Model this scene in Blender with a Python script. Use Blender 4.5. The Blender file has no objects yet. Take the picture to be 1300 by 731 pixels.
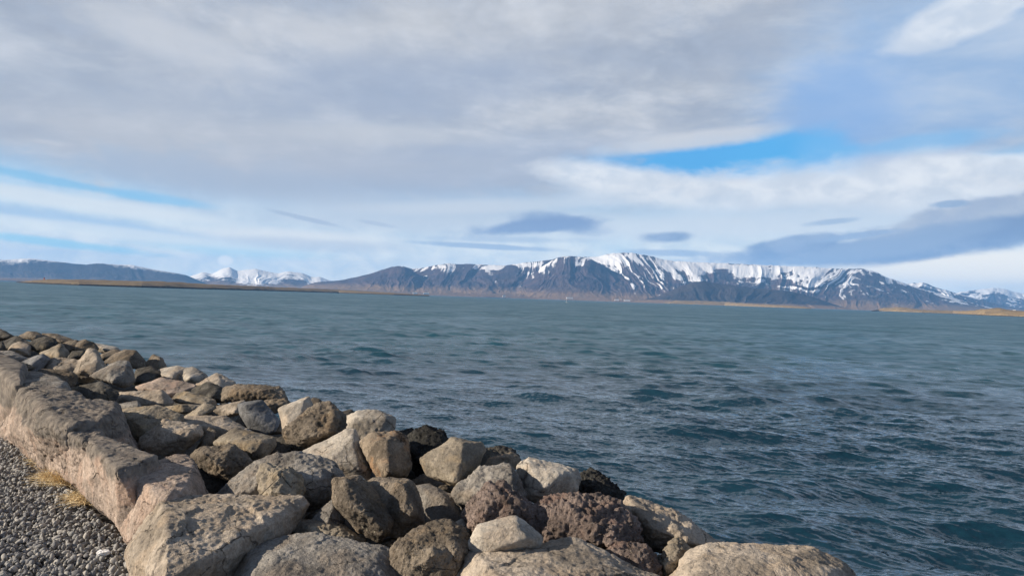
import bpy, bmesh, math, random
import numpy as np
from mathutils import Vector, Matrix

# ---------------------------------------------------------------- camera, sky, sun, exposure
SC = bpy.context.scene
COL = SC.collection
F = 940.0                       # focal length measured in pixels of a 1300 wide picture
EYE = 1.6
SEA = -3.5
ROLL = math.radians(1.95)
PITCH = math.atan2(12.5, F)
cam_d = bpy.data.cameras.new('camera')
cam = bpy.data.objects.new('camera', cam_d)
COL.objects.link(cam)
cam_d.sensor_width = 36.0
cam_d.lens = 36.0 * F / 1300.0
cam_d.clip_start = 0.05
cam_d.clip_end = 100000.0
fw = Vector((0, math.cos(PITCH), math.sin(PITCH)))
r0 = Vector((1, 0, 0)); u0 = r0.cross(fw)
RT = r0 * math.cos(ROLL) + u0 * math.sin(ROLL)
UP = RT.cross(fw)
cam.matrix_world = Matrix(((RT.x, UP.x, -fw.x, 0), (RT.y, UP.y, -fw.y, 0), (RT.z, UP.z, -fw.z, EYE), (0, 0, 0, 1)))
SC.camera = cam
CAM = Vector((0, 0, EYE))

SUN_AZ = math.radians(-102)      # from +Y towards +X
SUN_EL = math.radians(21)
to_sun = Vector((math.sin(SUN_AZ) * math.cos(SUN_EL), math.cos(SUN_AZ) * math.cos(SUN_EL), math.sin(SUN_EL)))
sl = bpy.data.lights.new('sun', 'SUN')
sl.energy = 5.0
sl.angle = math.radians(0.5)
sl.color = (1.0, 0.865, 0.69)
sun = bpy.data.objects.new('sun', sl)
COL.objects.link(sun)
sun.rotation_euler = to_sun.to_track_quat('Z', 'Y').to_euler()
SC.view_settings.view_transform = 'Standard'
SC.view_settings.look = 'None'
SC.view_settings.exposure = 0.6
SC.view_settings.gamma = 1.0
SC.view_settings.use_curve_mapping = False
SC.cycles.use_denoising = True
SC.cycles.denoising_prefilter = 'ACCURATE'
SC.cycles.denoiser = 'OPENIMAGEDENOISE'
SC.cycles.max_bounces = 6
SC.cycles.volume_bounces = 1
SC.cycles.caustics_reflective = False
SC.cycles.caustics_refractive = False

def ray(u, v):
    """world direction through picture point (u, v); forward component 1"""
    return fw + RT * ((u - 650.0) / F) - UP * ((v - 365.5) / F)

def on_z(u, v, z):
    d = ray(u, v)
    return CAM + d * ((z - EYE) / d.z)

def at_depth(u, v, d):
    return CAM + ray(u, v) * d

def sky_angles(u, v):
    d = ray(u, v).normalized()
    return math.atan2(d.x, d.y), math.asin(d.z)

class NT:
    """small helper for writing node trees"""
    def __init__(self, tree):
        self.t = tree; self.n = tree.nodes; self.l = tree.links
    def put(self, sock, val):
        if val is None: return
        if hasattr(val, 'is_linked'): self.l.new(val, sock)
        else: sock.default_value = val
    def math(self, op, a, b=None, c=None, clamp=False):
        n = self.n.new('ShaderNodeMath'); n.operation = op; n.use_clamp = clamp
        self.put(n.inputs[0], a); self.put(n.inputs[1], b); self.put(n.inputs[2], c)
        return n.outputs[0]
    def vmath(self, op, a, b=None):
        n = self.n.new('ShaderNodeVectorMath'); n.operation = op
        self.put(n.inputs[0], a)
        if op == 'SCALE': self.put(n.inputs['Scale'], b)
        else: self.put(n.inputs[1], b)
        return n.outputs[0] if op not in ('LENGTH', 'DOT_PRODUCT', 'DISTANCE') else n.outputs[1]
    def step(self, x, a, b, lo=0.0, hi=1.0):
        n = self.n.new('ShaderNodeMapRange'); n.interpolation_type = 'SMOOTHSTEP'
        self.put(n.inputs['Value'], x)
        n.inputs['From Min'].default_value = a; n.inputs['From Max'].default_value = b
        n.inputs['To Min'].default_value = lo; n.inputs['To Max'].default_value = hi
        return n.outputs['Result']
    def lin(self, x, a, b, lo=0.0, hi=1.0):
        n = self.n.new('ShaderNodeMapRange')
        self.put(n.inputs['Value'], x)
        n.inputs['From Min'].default_value = a; n.inputs['From Max'].default_value = b
        n.inputs['To Min'].default_value = lo; n.inputs['To Max'].default_value = hi
        return n.outputs['Result']
    def mix(self, f, a, b, blend='MIX'):
        n = self.n.new('ShaderNodeMix'); n.data_type = 'RGBA'; n.blend_type = blend
        self.put(n.inputs[0], f)
        for s, v in ((n.inputs[6], a), (n.inputs[7], b)):
            if isinstance(v, tuple) and len(v) == 3: v = v + (1.0,)
            self.put(s, v)
        return n.outputs[2]
    def noise(self, vec, scale, detail=4, rough=0.5, dist=0.0, dims='3D'):
        n = self.n.new('ShaderNodeTexNoise'); n.noise_dimensions = dims
        self.put(n.inputs['Vector'], vec)
        n.inputs['Scale'].default_value = scale; n.inputs['Detail'].default_value = detail
        n.inputs['Roughness'].default_value = rough; n.inputs['Distortion'].default_value = dist
        return n.outputs[0]
    def voro(self, vec, scale, feature='F1', out='Distance', rand=1.0):
        n = self.n.new('ShaderNodeTexVoronoi'); n.feature = feature
        self.put(n.inputs['Vector'], vec); n.inputs['Scale'].default_value = scale
        n.inputs['Randomness'].default_value = rand
        return n.outputs[out]
    def bump(self, h, strength, dist, normal=None):
        n = self.n.new('ShaderNodeBump')
        n.inputs['Strength'].default_value = strength; n.inputs['Distance'].default_value = dist
        self.put(n.inputs['Height'], h); self.put(n.inputs['Normal'], normal)
        return n.outputs[0]
    def combine(self, x, y, z):
        n = self.n.new('ShaderNodeCombineXYZ')
        self.put(n.inputs[0], x); self.put(n.inputs[1], y); self.put(n.inputs[2], z)
        return n.outputs[0]

def build_world():
    w = bpy.data.worlds.new('World')
    SC.world = w
    w.use_nodes = True
    t = NT(w.node_tree)
    bg = w.node_tree.nodes['Background']
    STR = 0.1
    bg.inputs['Strength'].default_value = STR
    sky = t.n.new('ShaderNodeTexSky')
    sky.sky_type = 'NISHITA'; sky.sun_disc = False
    sky.sun_elevation = SUN_EL; sky.sun_rotation = SUN_AZ
    sky.air_density = 1.0; sky.dust_density = 0.3; sky.ozone_density = 2.0
    tc = t.n.new('ShaderNodeTexCoord')
    d = t.vmath('NORMALIZE', tc.outputs['Generated'])
    sep = t.n.new('ShaderNodeSeparateXYZ'); t.l.new(d, sep.inputs[0])
    x, y, z = sep.outputs
    az = t.math('ARCTAN2', x, y)
    el = t.math('ARCSINE', z)
    zz = t.math('MAXIMUM', z, 0.0)
    k = t.math('DIVIDE', 1.0, t.math('ADD', zz, 0.10))
    plane = t.combine(t.math('MULTIPLY', x, k), t.math('MULTIPLY', y, k), 0.0)       # a flat cloud deck seen in perspective
    nbig = t.noise(plane, 0.9, 6, 0.52, 0.3)
    nmid = t.noise(t.vmath('ADD', plane, (7.3, 2.1, 0.0)), 2.4, 8, 0.58, 0.25)
    ang = t.combine(az, t.math('MULTIPLY', el, 2.4), 0.0)
    nang = t.noise(ang, 8.0, 8, 0.58, 0.3)
    nfin = t.noise(t.combine(az, t.math('MULTIPLY', el, 1.7), 0.0), 24.0, 8, 0.58, 0.35)
    w1 = t.math('SUBTRACT', nang, 0.5); w2 = t.math('SUBTRACT', nfin, 0.5)
    wz = t.math('ADD', t.math('MULTIPLY', w1, 1.1), t.math('MULTIPLY', w2, 0.75))
    def blob(u, v, ru, rv, tilt=0.0, soft=0.5, rag=0.5):
        """mask of one cloud (or gap): centre and half sizes in 1/940 rad, tilt in degrees (down to the right positive)"""
        a0, e0 = sky_angles(u, v)
        ca, sa = math.cos(math.radians(tilt - 1.95)), math.sin(math.radians(tilt - 1.95))
        # tilt measured against the level horizon after taking the camera roll out
        da = t.math('MULTIPLY', t.math('SUBTRACT', az, a0), math.cos(e0)); de = t.math('SUBTRACT', el, e0)
        p = t.math('SUBTRACT', t.math('MULTIPLY', da, ca * F / ru), t.math('MULTIPLY', de, sa * F / ru))
        q = t.math('ADD', t.math('MULTIPLY', da, sa * F / rv), t.math('MULTIPLY', de, ca * F / rv))
        r = t.math('SQRT', t.math('ADD', t.math('MULTIPLY', p, p), t.math('MULTIPLY', q, q)))
        r = t.math('ADD', r, t.math('MULTIPLY', wz, rag * 2.0))
        return t.step(r, 1.0 + soft, 1.0 - soft)
    G = 1.0 / STR / 2 ** SC.view_settings.exposure      # cloud colours are given as they show at this exposure
    def c(r, g, b, m=1.0):
        f = lambda s: ((s / 255.0 + 0.055) / 1.055) ** 2.4
        return (f(r) * G * m, f(g) * G * m, f(b) * G * m)
    # clear sky behind everything
    base = t.mix(1.0, sky.outputs[0], (0.62, 0.86, 1.12), 'MULTIPLY')
    base = t.mix(t.math('MULTIPLY', 0.55, t.step(el, 0.35, 0.08)), base, c(118, 190, 238))
    # pale high veil low over the horizon
    low = t.step(el, 0.20, 0.05)
    veil = t.mix(t.step(nfin, 0.3, 0.7), c(200, 213, 225), c(228, 233, 235))
    col = t.mix(t.math('MULTIPLY', low, t.step(nang, 0.22, 0.5, 0.6, 0.98)), base, veil)
    # grey stratus deck: broad folds, finer streaks, thin bright places
    deckc = t.mix(t.step(nbig, 0.32, 0.66), c(158, 169, 188), c(196, 199, 206))
    deckc = t.mix(t.math('MULTIPLY', t.step(nmid, 0.44, 0.72), 0.75), deckc, c(216, 218, 223))
    deckc = t.mix(t.math('MULTIPLY', t.step(nmid, 0.50, 0.26), 0.55), deckc, c(162, 173, 192))
    fv = t.lin(nfin, 0.25, 0.75, 0.92, 1.08)
    deckc = t.mix(1.0, deckc, t.combine(fv, fv, fv), 'MULTIPLY')
    def layer(col, mask, colour, amt=1.0):
        return t.mix(t.math('MULTIPLY', mask, amt), col, colour)
    hi = t.step(t.math('ADD', el, t.math('MULTIPLY', wz, 0.10)), 0.105, 0.175)
    col = layer(col, hi, deckc)
    bright = t.mix(t.step(nfin, 0.32, 0.68), c(212, 219, 229), c(240, 242, 245))
    # bluish thin part of the deck on the right
    thin = t.mix(t.step(nmid, 0.3, 0.7), c(150, 180, 218), c(186, 202, 224))
    col = layer(col, blob(1190, 95, 190, 120, -20, 0.5, 0.35), thin, 0.9)
    col = layer(col, blob(1060, 150, 80, 62, -30, 0.55, 0.4), c(140, 176, 224), 0.75)
    col = layer(col, blob(1225, 20, 70, 22, -16, 0.3, 0.6), bright, 0.65)
    # bright folds and shaded undersides of the deck
    col = layer(col, blob(230, 55, 90, 20, 12, 0.6, 0.8), c(212, 214, 219), 0.6)
    col = layer(col, blob(370, 40, 70, 18, 10, 0.6, 0.8), c(210, 212, 218), 0.5)
    col = layer(col, blob(130, 110, 230, 34, 4, 0.7, 0.7), c(168, 178, 195), 0.5)
    col = layer(col, blob(500, 110, 200, 40, -4, 0.7, 0.6), c(166, 178, 200), 0.6)
    col = layer(col, blob(560, 215, 300, 36, -4, 0.6, 0.5), c(168, 181, 204), 0.7)
    col = layer(col, blob(480, 172, 120, 12, 0, 0.6, 0.6), c(204, 207, 213), 0.6)
    col = layer(col, blob(260, 190, 330, 30, 3, 0.8, 0.5), c(190, 193, 201), 0.6)
    col = layer(col, blob(270, 230, 170, 16, 5, 0.6, 0.5), c(178, 187, 203), 0.7)
    col = layer(col, blob(520, 275, 240, 22, 0, 0.7, 0.5), c(196, 205, 218), 0.75)
    # blue openings
    blue = c(84, 172, 234)
    col = layer(col, blob(900, 204, 140, 23, -1, 0.45, 0.6), blue, 0.95)
    col = layer(col, blob(1000, 194, 62, 25, -6, 0.5, 0.5), c(92, 176, 235), 0.9)
    col = layer(col, blob(1050, 205, 30, 34, -20, 0.6, 0.5), c(126, 186, 236), 0.6)
    col = layer(col, blob(1165, 182, 75, 9, -1, 0.6, 0.7), c(124, 186, 234), 0.6)
    col = layer(col, blob(1285, 200, 40, 12, -3, 0.6, 0.5), c(140, 194, 236), 0.6)
    col = layer(col, blob(75, 231, 90, 4.5, 8.5, 0.6, 0.5), c(132, 192, 230), 0.7)
    col = layer(col, blob(190, 250, 60, 5, 7, 0.6, 0.45), c(140, 196, 234), 0.7)
    col = layer(col, blob(90, 279, 170, 8, 7, 0.7, 0.5), c(164, 192, 222), 0.75)
    col = layer(col, blob(70, 308, 90, 4.5, 6, 0.6, 0.4), c(150, 206, 234), 0.8)
    col = layer(col, blob(300, 318, 90, 7, 3, 0.7, 0.4), c(178, 216, 234), 0.65)
    # sunlit banks
    col = layer(col, blob(790, 225, 110, 16, 6, 0.4, 0.75), bright, 0.9)
    col = layer(col, blob(900, 246, 170, 20, 2, 0.5, 0.6), bright, 0.8)
    col = layer(col, blob(1170, 235, 170, 30, 2, 0.5, 0.65), bright, 0.9)
    col = layer(col, blob(1240, 205, 90, 7, 3, 0.5, 0.6), bright, 0.7)
    col = layer(col, blob(880, 178, 100, 10, -5, 0.5, 0.7), c(208, 211, 218), 0.85)
    col = layer(col, blob(90, 256, 160, 8, 6, 0.5, 0.6), c(224, 230, 234), 0.8)
    col = layer(col, blob(120, 292, 190, 6, 5, 0.6, 0.5), c(222, 230, 234), 0.7)
    col = layer(col, blob(960, 285, 250, 18, 0, 0.7, 0.5), c(214, 222, 232), 0.75)
    col = layer(col, blob(600, 262, 130, 8, -2, 0.7, 0.5), c(214, 220, 228), 0.6)
    col = layer(col, blob(1245, 339, 160, 19, 0, 0.5, 0.3), c(246, 243, 236), 0.95)
    col = layer(col, blob(370, 300, 110, 8, 2, 0.6, 0.5), c(226, 228, 230), 0.75)
    col = layer(col, blob(410, 311, 100, 7, 2, 0.6, 0.5), c(192, 202, 216), 0.7)
    # lens shaped dark clouds with paler upper edges
    dk = t.mix(t.step(nfin, 0.3, 0.7), c(126, 152, 191), c(148, 170, 203))
    col = layer(col, blob(1250, 280, 150, 23, -11, 0.22, 0.40), t.mix(t.step(nfin, 0.3, 0.7), c(164, 178, 202), c(182, 192, 208)), 0.95)
    col = layer(col, blob(1280, 292, 175, 15, -10, 0.35, 0.35), c(124, 149, 187), 0.95)
    col = layer(col, blob(1065, 321, 160, 13, -2, 0.3, 0.40), dk, 0.95)
    col = layer(col, blob(1005, 312, 66, 11, -8, 0.25, 0.4), dk, 0.9)
    col = layer(col, blob(1140, 309, 95, 13, -10, 0.3, 0.3), c(146, 168, 200), 0.85)
    col = layer(col, blob(704, 282, 50, 10, 6, 0.45, 0.8), c(148, 170, 203), 0.95)
    col = layer(col, blob(680, 287, 82, 8.5, -5, 0.45, 0.7), c(134, 158, 196), 0.95)
    col = layer(col, blob(620, 313, 84, 3.5, 3, 0.4, 0.4), c(156, 178, 208), 0.85)
    col = layer(col, blob(640, 304, 80, 4, 1, 0.6, 0.5), c(172, 190, 214), 0.7)
    col = layer(col, blob(848, 301, 26, 6.5, 0, 0.45, 0.7), dk, 0.9)
    col = layer(col, blob(850, 321, 50, 4, 2, 0.5, 0.4), c(156, 179, 210), 0.8)
    col = layer(col, blob(385, 277, 40, 3.2, 12, 0.35, 0.5), c(164, 178, 202), 0.6)
    col = layer(col, blob(478, 284, 22, 2.6, 10, 0.4, 0.5), c(172, 185, 208), 0.5)
    col = layer(col, blob(1090, 299, 46, 3.6, -6, 0.4, 0.4), c(150, 174, 208), 0.8)
    col = layer(col, blob(1060, 281, 28, 3.4, -4, 0.5, 0.8), c(164, 186, 214), 0.8)
    col = layer(col, blob(1207, 259, 15, 3.6, 0, 0.4, 0.5), c(150, 174, 206), 0.85)
    col = layer(col, blob(286, 331, 7, 5, 0, 0.5, 0.8), c(244, 244, 242), 0.85)
    # sky dimmed and blued out of view overhead and behind, to cut fill light
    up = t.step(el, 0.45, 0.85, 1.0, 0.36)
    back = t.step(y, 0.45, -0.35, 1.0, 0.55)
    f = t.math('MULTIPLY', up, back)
    lowgain = t.step(el, 0.14, 0.0, 1.0, 1.45)            # sky colour raised toward the horizon to offset dimming by the haze
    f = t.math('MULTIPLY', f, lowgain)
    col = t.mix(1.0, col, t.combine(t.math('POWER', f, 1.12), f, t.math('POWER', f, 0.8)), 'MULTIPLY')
    col = t.mix(1.0, col, (1.08, 1.08, 1.07), 'MULTIPLY')
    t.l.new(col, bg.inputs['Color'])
build_world()

# ---------------------------------------------------------------- helpers
def tag(o, label=None, cat=None, group=None, kind=None):
    if label: o['label'] = label
    if cat: o['category'] = cat
    if group: o['group'] = group
    if kind: o['kind'] = kind
    return o

def mesh_obj(name, verts, faces, mat, parent=None, smooth=True):
    me = bpy.data.meshes.new(name)
    verts = np.asarray(verts, dtype=np.float32); faces = np.asarray(faces, dtype=np.int32)
    n = faces.shape[1]
    me.vertices.add(len(verts)); me.vertices.foreach_set('co', verts.ravel())
    me.loops.add(faces.size); me.loops.foreach_set('vertex_index', faces.ravel())
    me.polygons.add(len(faces))
    me.polygons.foreach_set('loop_start', np.arange(0, faces.size, n, dtype=np.int32))
    me.polygons.foreach_set('use_smooth', np.full(len(faces), smooth, dtype=bool))
    me.update(calc_edges=True); me.validate()
    if mat: me.materials.append(mat)
    o = bpy.data.objects.new(name, me)
    COL.objects.link(o)
    if parent: o.parent = parent
    return o

def grid_faces(nr, nc):
    i = np.arange(nr - 1)[:, None] * nc + np.arange(nc - 1)[None, :]
    i = i.ravel()
    return np.stack([i, i + 1, i + nc + 1, i + nc], 1)

def hash3(ix, iy, iz, seed):
    h = (ix.astype(np.int64) * 374761393 + iy.astype(np.int64) * 668265263 + iz.astype(np.int64) * 2147483647 + seed * 1274126177) & 0xFFFFFFFF
    h = ((h ^ (h >> 13)) * 1274126177) & 0xFFFFFFFF
    h = ((h ^ (h >> 16)) * 2246822519) & 0xFFFFFFFF
    return (h ^ (h >> 15)) & 0xFFFFFFFF

def vnoise(p, seed=0):
    """smooth value noise in -1..1 for an (n,3) array"""
    i = np.floor(p).astype(np.int64); f = p - i
    f = f * f * f * (f * (f * 6 - 15) + 10)
    r = 0
    for dx in (0, 1):
        wx = f[:, 0] if dx else 1 - f[:, 0]
        for dy in (0, 1):
            wy = f[:, 1] if dy else 1 - f[:, 1]
            for dz in (0, 1):
                wz = f[:, 2] if dz else 1 - f[:, 2]
                r = r + wx * wy * wz * (hash3(i[:, 0] + dx, i[:, 1] + dy, i[:, 2] + dz, seed) / 2147483647.5 - 1.0)
    return r

def fbm(p, octaves=4, seed=0, gain=0.5, lac=2.03):
    r = 0; a = 1.0
    for k in range(octaves):
        r = r + a * vnoise(p + 17.3 * k, seed + k); a *= gain; p = p * lac
    return r

# ---------------------------------------------------------------- materials
def new_mat(name):
    m = bpy.data.materials.new(name); m.use_nodes = True
    t = NT(m.node_tree); b = m.node_tree.nodes['Principled BSDF']
    return m, t, b

def rock_material(name, dark, light, warm=None, pores=0.3, grain=1.0, lichen=0.12, crust=0.35, top=None):
    m, t, b = new_mat(name)
    tc = t.n.new('ShaderNodeTexCoord'); oi = t.n.new('ShaderNodeObjectInfo')
    off = t.math('MULTIPLY', oi.outputs['Random'], 37.0)
    p = t.vmath('ADD', tc.outputs['Object'], t.combine(off, t.math('MULTIPLY', off, 1.7), 0.0))
    n1 = t.noise(p, 3.2, 6, 0.6, 0.4)
    n2 = t.noise(p, 14.0, 6, 0.65)
    n3 = t.noise(p, 70.0, 4, 0.7)
    n4 = t.noise(p, 160.0, 2, 0.6)
    c = t.mix(t.step(n1, 0.36, 0.62), tuple(0.85 * x for x in dark), tuple(1.12 * x for x in light))
    if warm: c = t.mix(t.math('MULTIPLY', t.step(t.noise(t.vmath('ADD', p, (9.1, 3.3, 5.2)), 4.5, 5, 0.6, 0.5), 0.48, 0.66), 0.75), c, warm)
    mott = t.math('ADD', 0.55, t.math('MULTIPLY', n2, 0.9))
    c = t.mix(1.0, c, t.combine(mott, mott, mott), 'MULTIPLY')
    spk = t.lin(n3, 0.3, 0.7, 0.62, 1.38)
    c = t.mix(0.8, c, t.combine(spk, spk, spk), 'MULTIPLY')
    # dark weathered crust and pale lichen spots
    cr = t.math('MULTIPLY', t.step(t.noise(t.vmath('ADD', p, (2.0, 8.0, 1.0)), 6.0, 7, 0.68, 0.3), 0.53, 0.64), crust)
    c = t.mix(cr, c, tuple(0.42 * x for x in dark))
    lv = t.voro(p, 26.0)
    lm = t.math('MULTIPLY', t.step(lv, 0.26, 0.14), t.step(t.noise(p, 5.0, 3), 0.52, 0.66))
    c = t.mix(t.math('MULTIPLY', lm, lichen * 3.0, clamp=True), c, (0.50, 0.47, 0.36))
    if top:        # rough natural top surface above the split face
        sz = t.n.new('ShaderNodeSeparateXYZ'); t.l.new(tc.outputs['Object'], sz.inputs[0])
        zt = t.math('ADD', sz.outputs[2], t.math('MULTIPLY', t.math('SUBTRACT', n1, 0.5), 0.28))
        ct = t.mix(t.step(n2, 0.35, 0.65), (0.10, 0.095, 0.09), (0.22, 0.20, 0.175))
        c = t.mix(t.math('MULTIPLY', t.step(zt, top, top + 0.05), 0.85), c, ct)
    # pores
    pv = t.voro(t.vmath('ADD', p, t.vmath('SCALE', t.combine(n2, n1, n2), 0.03)), 46.0)
    pm = t.math('MULTIPLY', t.step(pv, 0.30, 0.12), t.step(t.noise(p, 11.0, 3), 0.40, 0.58))
    pv2 = t.voro(p, 95.0)
    pm2 = t.math('MULTIPLY', t.step(pv2, 0.32, 0.12), t.step(t.noise(p, 17.0, 2), 0.42, 0.6))
    po = t.math('MULTIPLY', t.math('MAXIMUM', pm, t.math('MULTIPLY', pm2, 0.7)), pores, clamp=True)
    c = t.mix(t.math('MULTIPLY', po, 0.6), c, tuple(0.3 * x for x in dark))
    # a few hairline cracks
    wp = t.vmath('ADD', p, t.vmath('SCALE', t.combine(n1, n2, n1), 0.16))
    ce = t.voro(wp, 3.6, 'DISTANCE_TO_EDGE')
    ck = t.math('MULTIPLY', t.step(ce, 0.016, 0.003), t.step(t.noise(p, 2.4, 3), 0.50, 0.60))
    c = t.mix(t.math('MULTIPLY', ck, 0.7), c, tuple(0.22 * x for x in dark))
    t.l.new(c, b.inputs['Base Color'])
    b.inputs['Roughness'].default_value = 0.93
    b.inputs['Specular IOR Level'].default_value = 0.2
    h = t.math('ADD', t.math('MULTIPLY', n2, 0.42), t.math('ADD', t.math('MULTIPLY', n3, 0.5), t.math('MULTIPLY', n4, 0.28)))
    h = t.math('SUBTRACT', h, t.math('ADD', t.math('MULTIPLY', po, 0.55), t.math('MULTIPLY', ck, 0.8)))
    t.l.new(t.bump(h, 0.9, 0.022 * grain), b.inputs['Normal'])
    return m

ROCK = {
    'grey':  rock_material('grey_basalt', (0.167, 0.155, 0.143), (0.265, 0.250, 0.230), (0.259, 0.220, 0.181), 0.5),
    'tan':   rock_material('tan_rock', (0.260, 0.225, 0.186), (0.385, 0.335, 0.280), (0.341, 0.275, 0.209), 0.15, 0.8, 0.08, 0.12),
    'pale':  rock_material('pale_rock', (0.330, 0.299, 0.260), (0.458, 0.419, 0.364), (0.400, 0.330, 0.260), 0.12, 0.7, 0.06, 0.12),
    'brown': rock_material('brown_basalt', (0.124, 0.105, 0.085), (0.230, 0.195, 0.156), (0.225, 0.170, 0.115), 0.9, 1.3, 0.18),
    'red':   rock_material('reddish_scoria', (0.143, 0.114, 0.103), (0.248, 0.198, 0.177), (0.234, 0.159, 0.132), 1.0, 1.7, 0.08, 0.5),
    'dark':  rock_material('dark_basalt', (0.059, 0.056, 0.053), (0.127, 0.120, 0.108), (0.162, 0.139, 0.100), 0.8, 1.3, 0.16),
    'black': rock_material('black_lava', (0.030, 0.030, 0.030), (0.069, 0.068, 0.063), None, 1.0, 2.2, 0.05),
    'gold':  rock_material('ochre_rock', (0.193, 0.169, 0.138), (0.298, 0.261, 0.208), (0.328, 0.254, 0.164), 0.3, 0.9, 0.12, 0.3),
    'orange': rock_material('orange_stained_rock', (0.162, 0.135, 0.108), (0.266, 0.220, 0.169), (0.327, 0.194, 0.104), 0.3, 1.0, 0.1, 0.7),
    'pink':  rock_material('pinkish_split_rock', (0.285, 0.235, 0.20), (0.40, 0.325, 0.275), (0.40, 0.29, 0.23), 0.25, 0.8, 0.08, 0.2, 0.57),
    'bluegrey': rock_material('blue_grey_basalt', (0.131, 0.135, 0.143), (0.221, 0.225, 0.233), None, 0.25, 0.8, 0.1),
}

def simple_mat(name, col, rough=0.8, var=0.25, scale=8.0):
    m, t, b = new_mat(name)
    tc = t.n.new('ShaderNodeTexCoord')
    n = t.noise(tc.outputs['Object'], scale, 5, 0.6)
    f = t.lin(n, 0.25, 0.75, 1 - var, 1 + var)
    t.l.new(t.mix(1.0, col, t.combine(f, f, f), 'MULTIPLY'), b.inputs['Base Color'])
    b.inputs['Roughness'].default_value = rough
    return m

# ---------------------------------------------------------------- wall line and profile of the rock embankment
WA = on_z(0, 555, 0.0); WB = on_z(170, 715, 0.0)
WDIR = (WA - WB); WDIR.z = 0; WDIR.normalize()          # along the wall, away from the camera
WN = Vector((-WDIR.y, WDIR.x, 0))
if WN.x < 0: WN = -WN                                    # seaward
LEAN = 0.16
def on_wall(u, v):
    """point of the leaning landward face of the wall"""
    d = ray(u, v); n = Vector((WN.x, WN.y, -LEAN))
    s = n.dot(WB - CAM) / n.dot(d)
    return CAM + d * s

# ---------------------------------------------------------------- ground under the gravel, embankment core
def build_ground():
    m, t, b = new_mat('dark_gravelly_earth')
    tc = t.n.new('ShaderNodeTexCoord')
    n = t.noise(tc.outputs['Object'], 30.0, 6, 0.7)
    v = t.voro(tc.outputs['Object'], 32.0)
    c = t.mix(t.step(n, 0.3, 0.7), (0.05, 0.048, 0.045), (0.15, 0.145, 0.14))
    t.l.new(c, b.inputs['Base Color']); b.inputs['Roughness'].default_value = 0.95
    t.l.new(t.bump(t.math('SUBTRACT', n, v), 0.9, 0.03), b.inputs['Normal'])
    L = 260.0
    rows = []
    for tt in (0.45, 0.2, -0.6, -3, -15, -80, -260):
        for s in np.concatenate([np.linspace(-L, -12, 12), np.linspace(-10, 16, 60), np.linspace(18, L, 14)]):
            p = WB + WDIR * float(s) + WN * tt
            rows.append((p.x, p.y, 0.0))
    nc = 12 + 60 + 14
    v_ = np.array(rows)
    v_[:, 2] = -0.012 + 0.02 * fbm(v_ * np.array([0.8, 0.8, 0]), 3, 5)
    o = mesh_obj('ground', v_, grid_faces(7, nc), m)
    tag(o, kind='structure')
build_ground()

def build_core():
    ts = np.concatenate([np.linspace(0.25, 2.6, 60), np.linspace(2.66, 9.5, 90)])
    ss = np.concatenate([np.linspace(-120, -7, 120), np.linspace(-6.9, 24, 420), np.linspace(24.3, 130, 110)])
    T, S = np.meshgrid(ts, ss, indexing='ij')
    Z = np.interp(T, [0.25, 0.5, 1.2, 2.3, 2.7, 3.3, 8.8, 9.5], [-0.10, -0.06, -0.02, 0.12, -0.03, -0.42, -4.6, -4.7])
    P = np.stack([WB.x + WDIR.x * S + WN.x * T, WB.y + WDIR.y * S + WN.y * T, Z], -1).reshape(-1, 3)
    # boulder like cells
    rng = np.random.default_rng(3)
    q = np.stack([S.ravel() / 0.62, T.ravel() / 0.62, np.zeros(S.size)], 1)
    base = np.floor(q).astype(np.int64); best = np.full(len(q), 9.0)
    for dx in (-1, 0, 1):
        for dy in (-1, 0, 1):
            cx, cy = base[:, 0] + dx, base[:, 1] + dy
            zz = np.zeros_like(cx)
            jx = hash3(cx, cy, zz, 1) / 4294967295.0; jy = hash3(cx, cy, zz, 2) / 4294967295.0
            d = np.hypot(cx + jx - q[:, 0], cy + jy - q[:, 1])
            best = np.minimum(best, d)
    lump = np.clip(0.62 - best, -0.4, 0.6) * 0.34 + 0.05 * fbm(P * 2.2, 4, 9)
    out = np.where(T.ravel() > 3.2, 1.6, 0.75)
    P[:, 2] += lump * out - 0.10
    o = mesh_obj('embankment', P, grid_faces(len(ts), len(ss)), ROCK['dark'])
    tag(o, kind='structure')
build_core()

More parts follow.
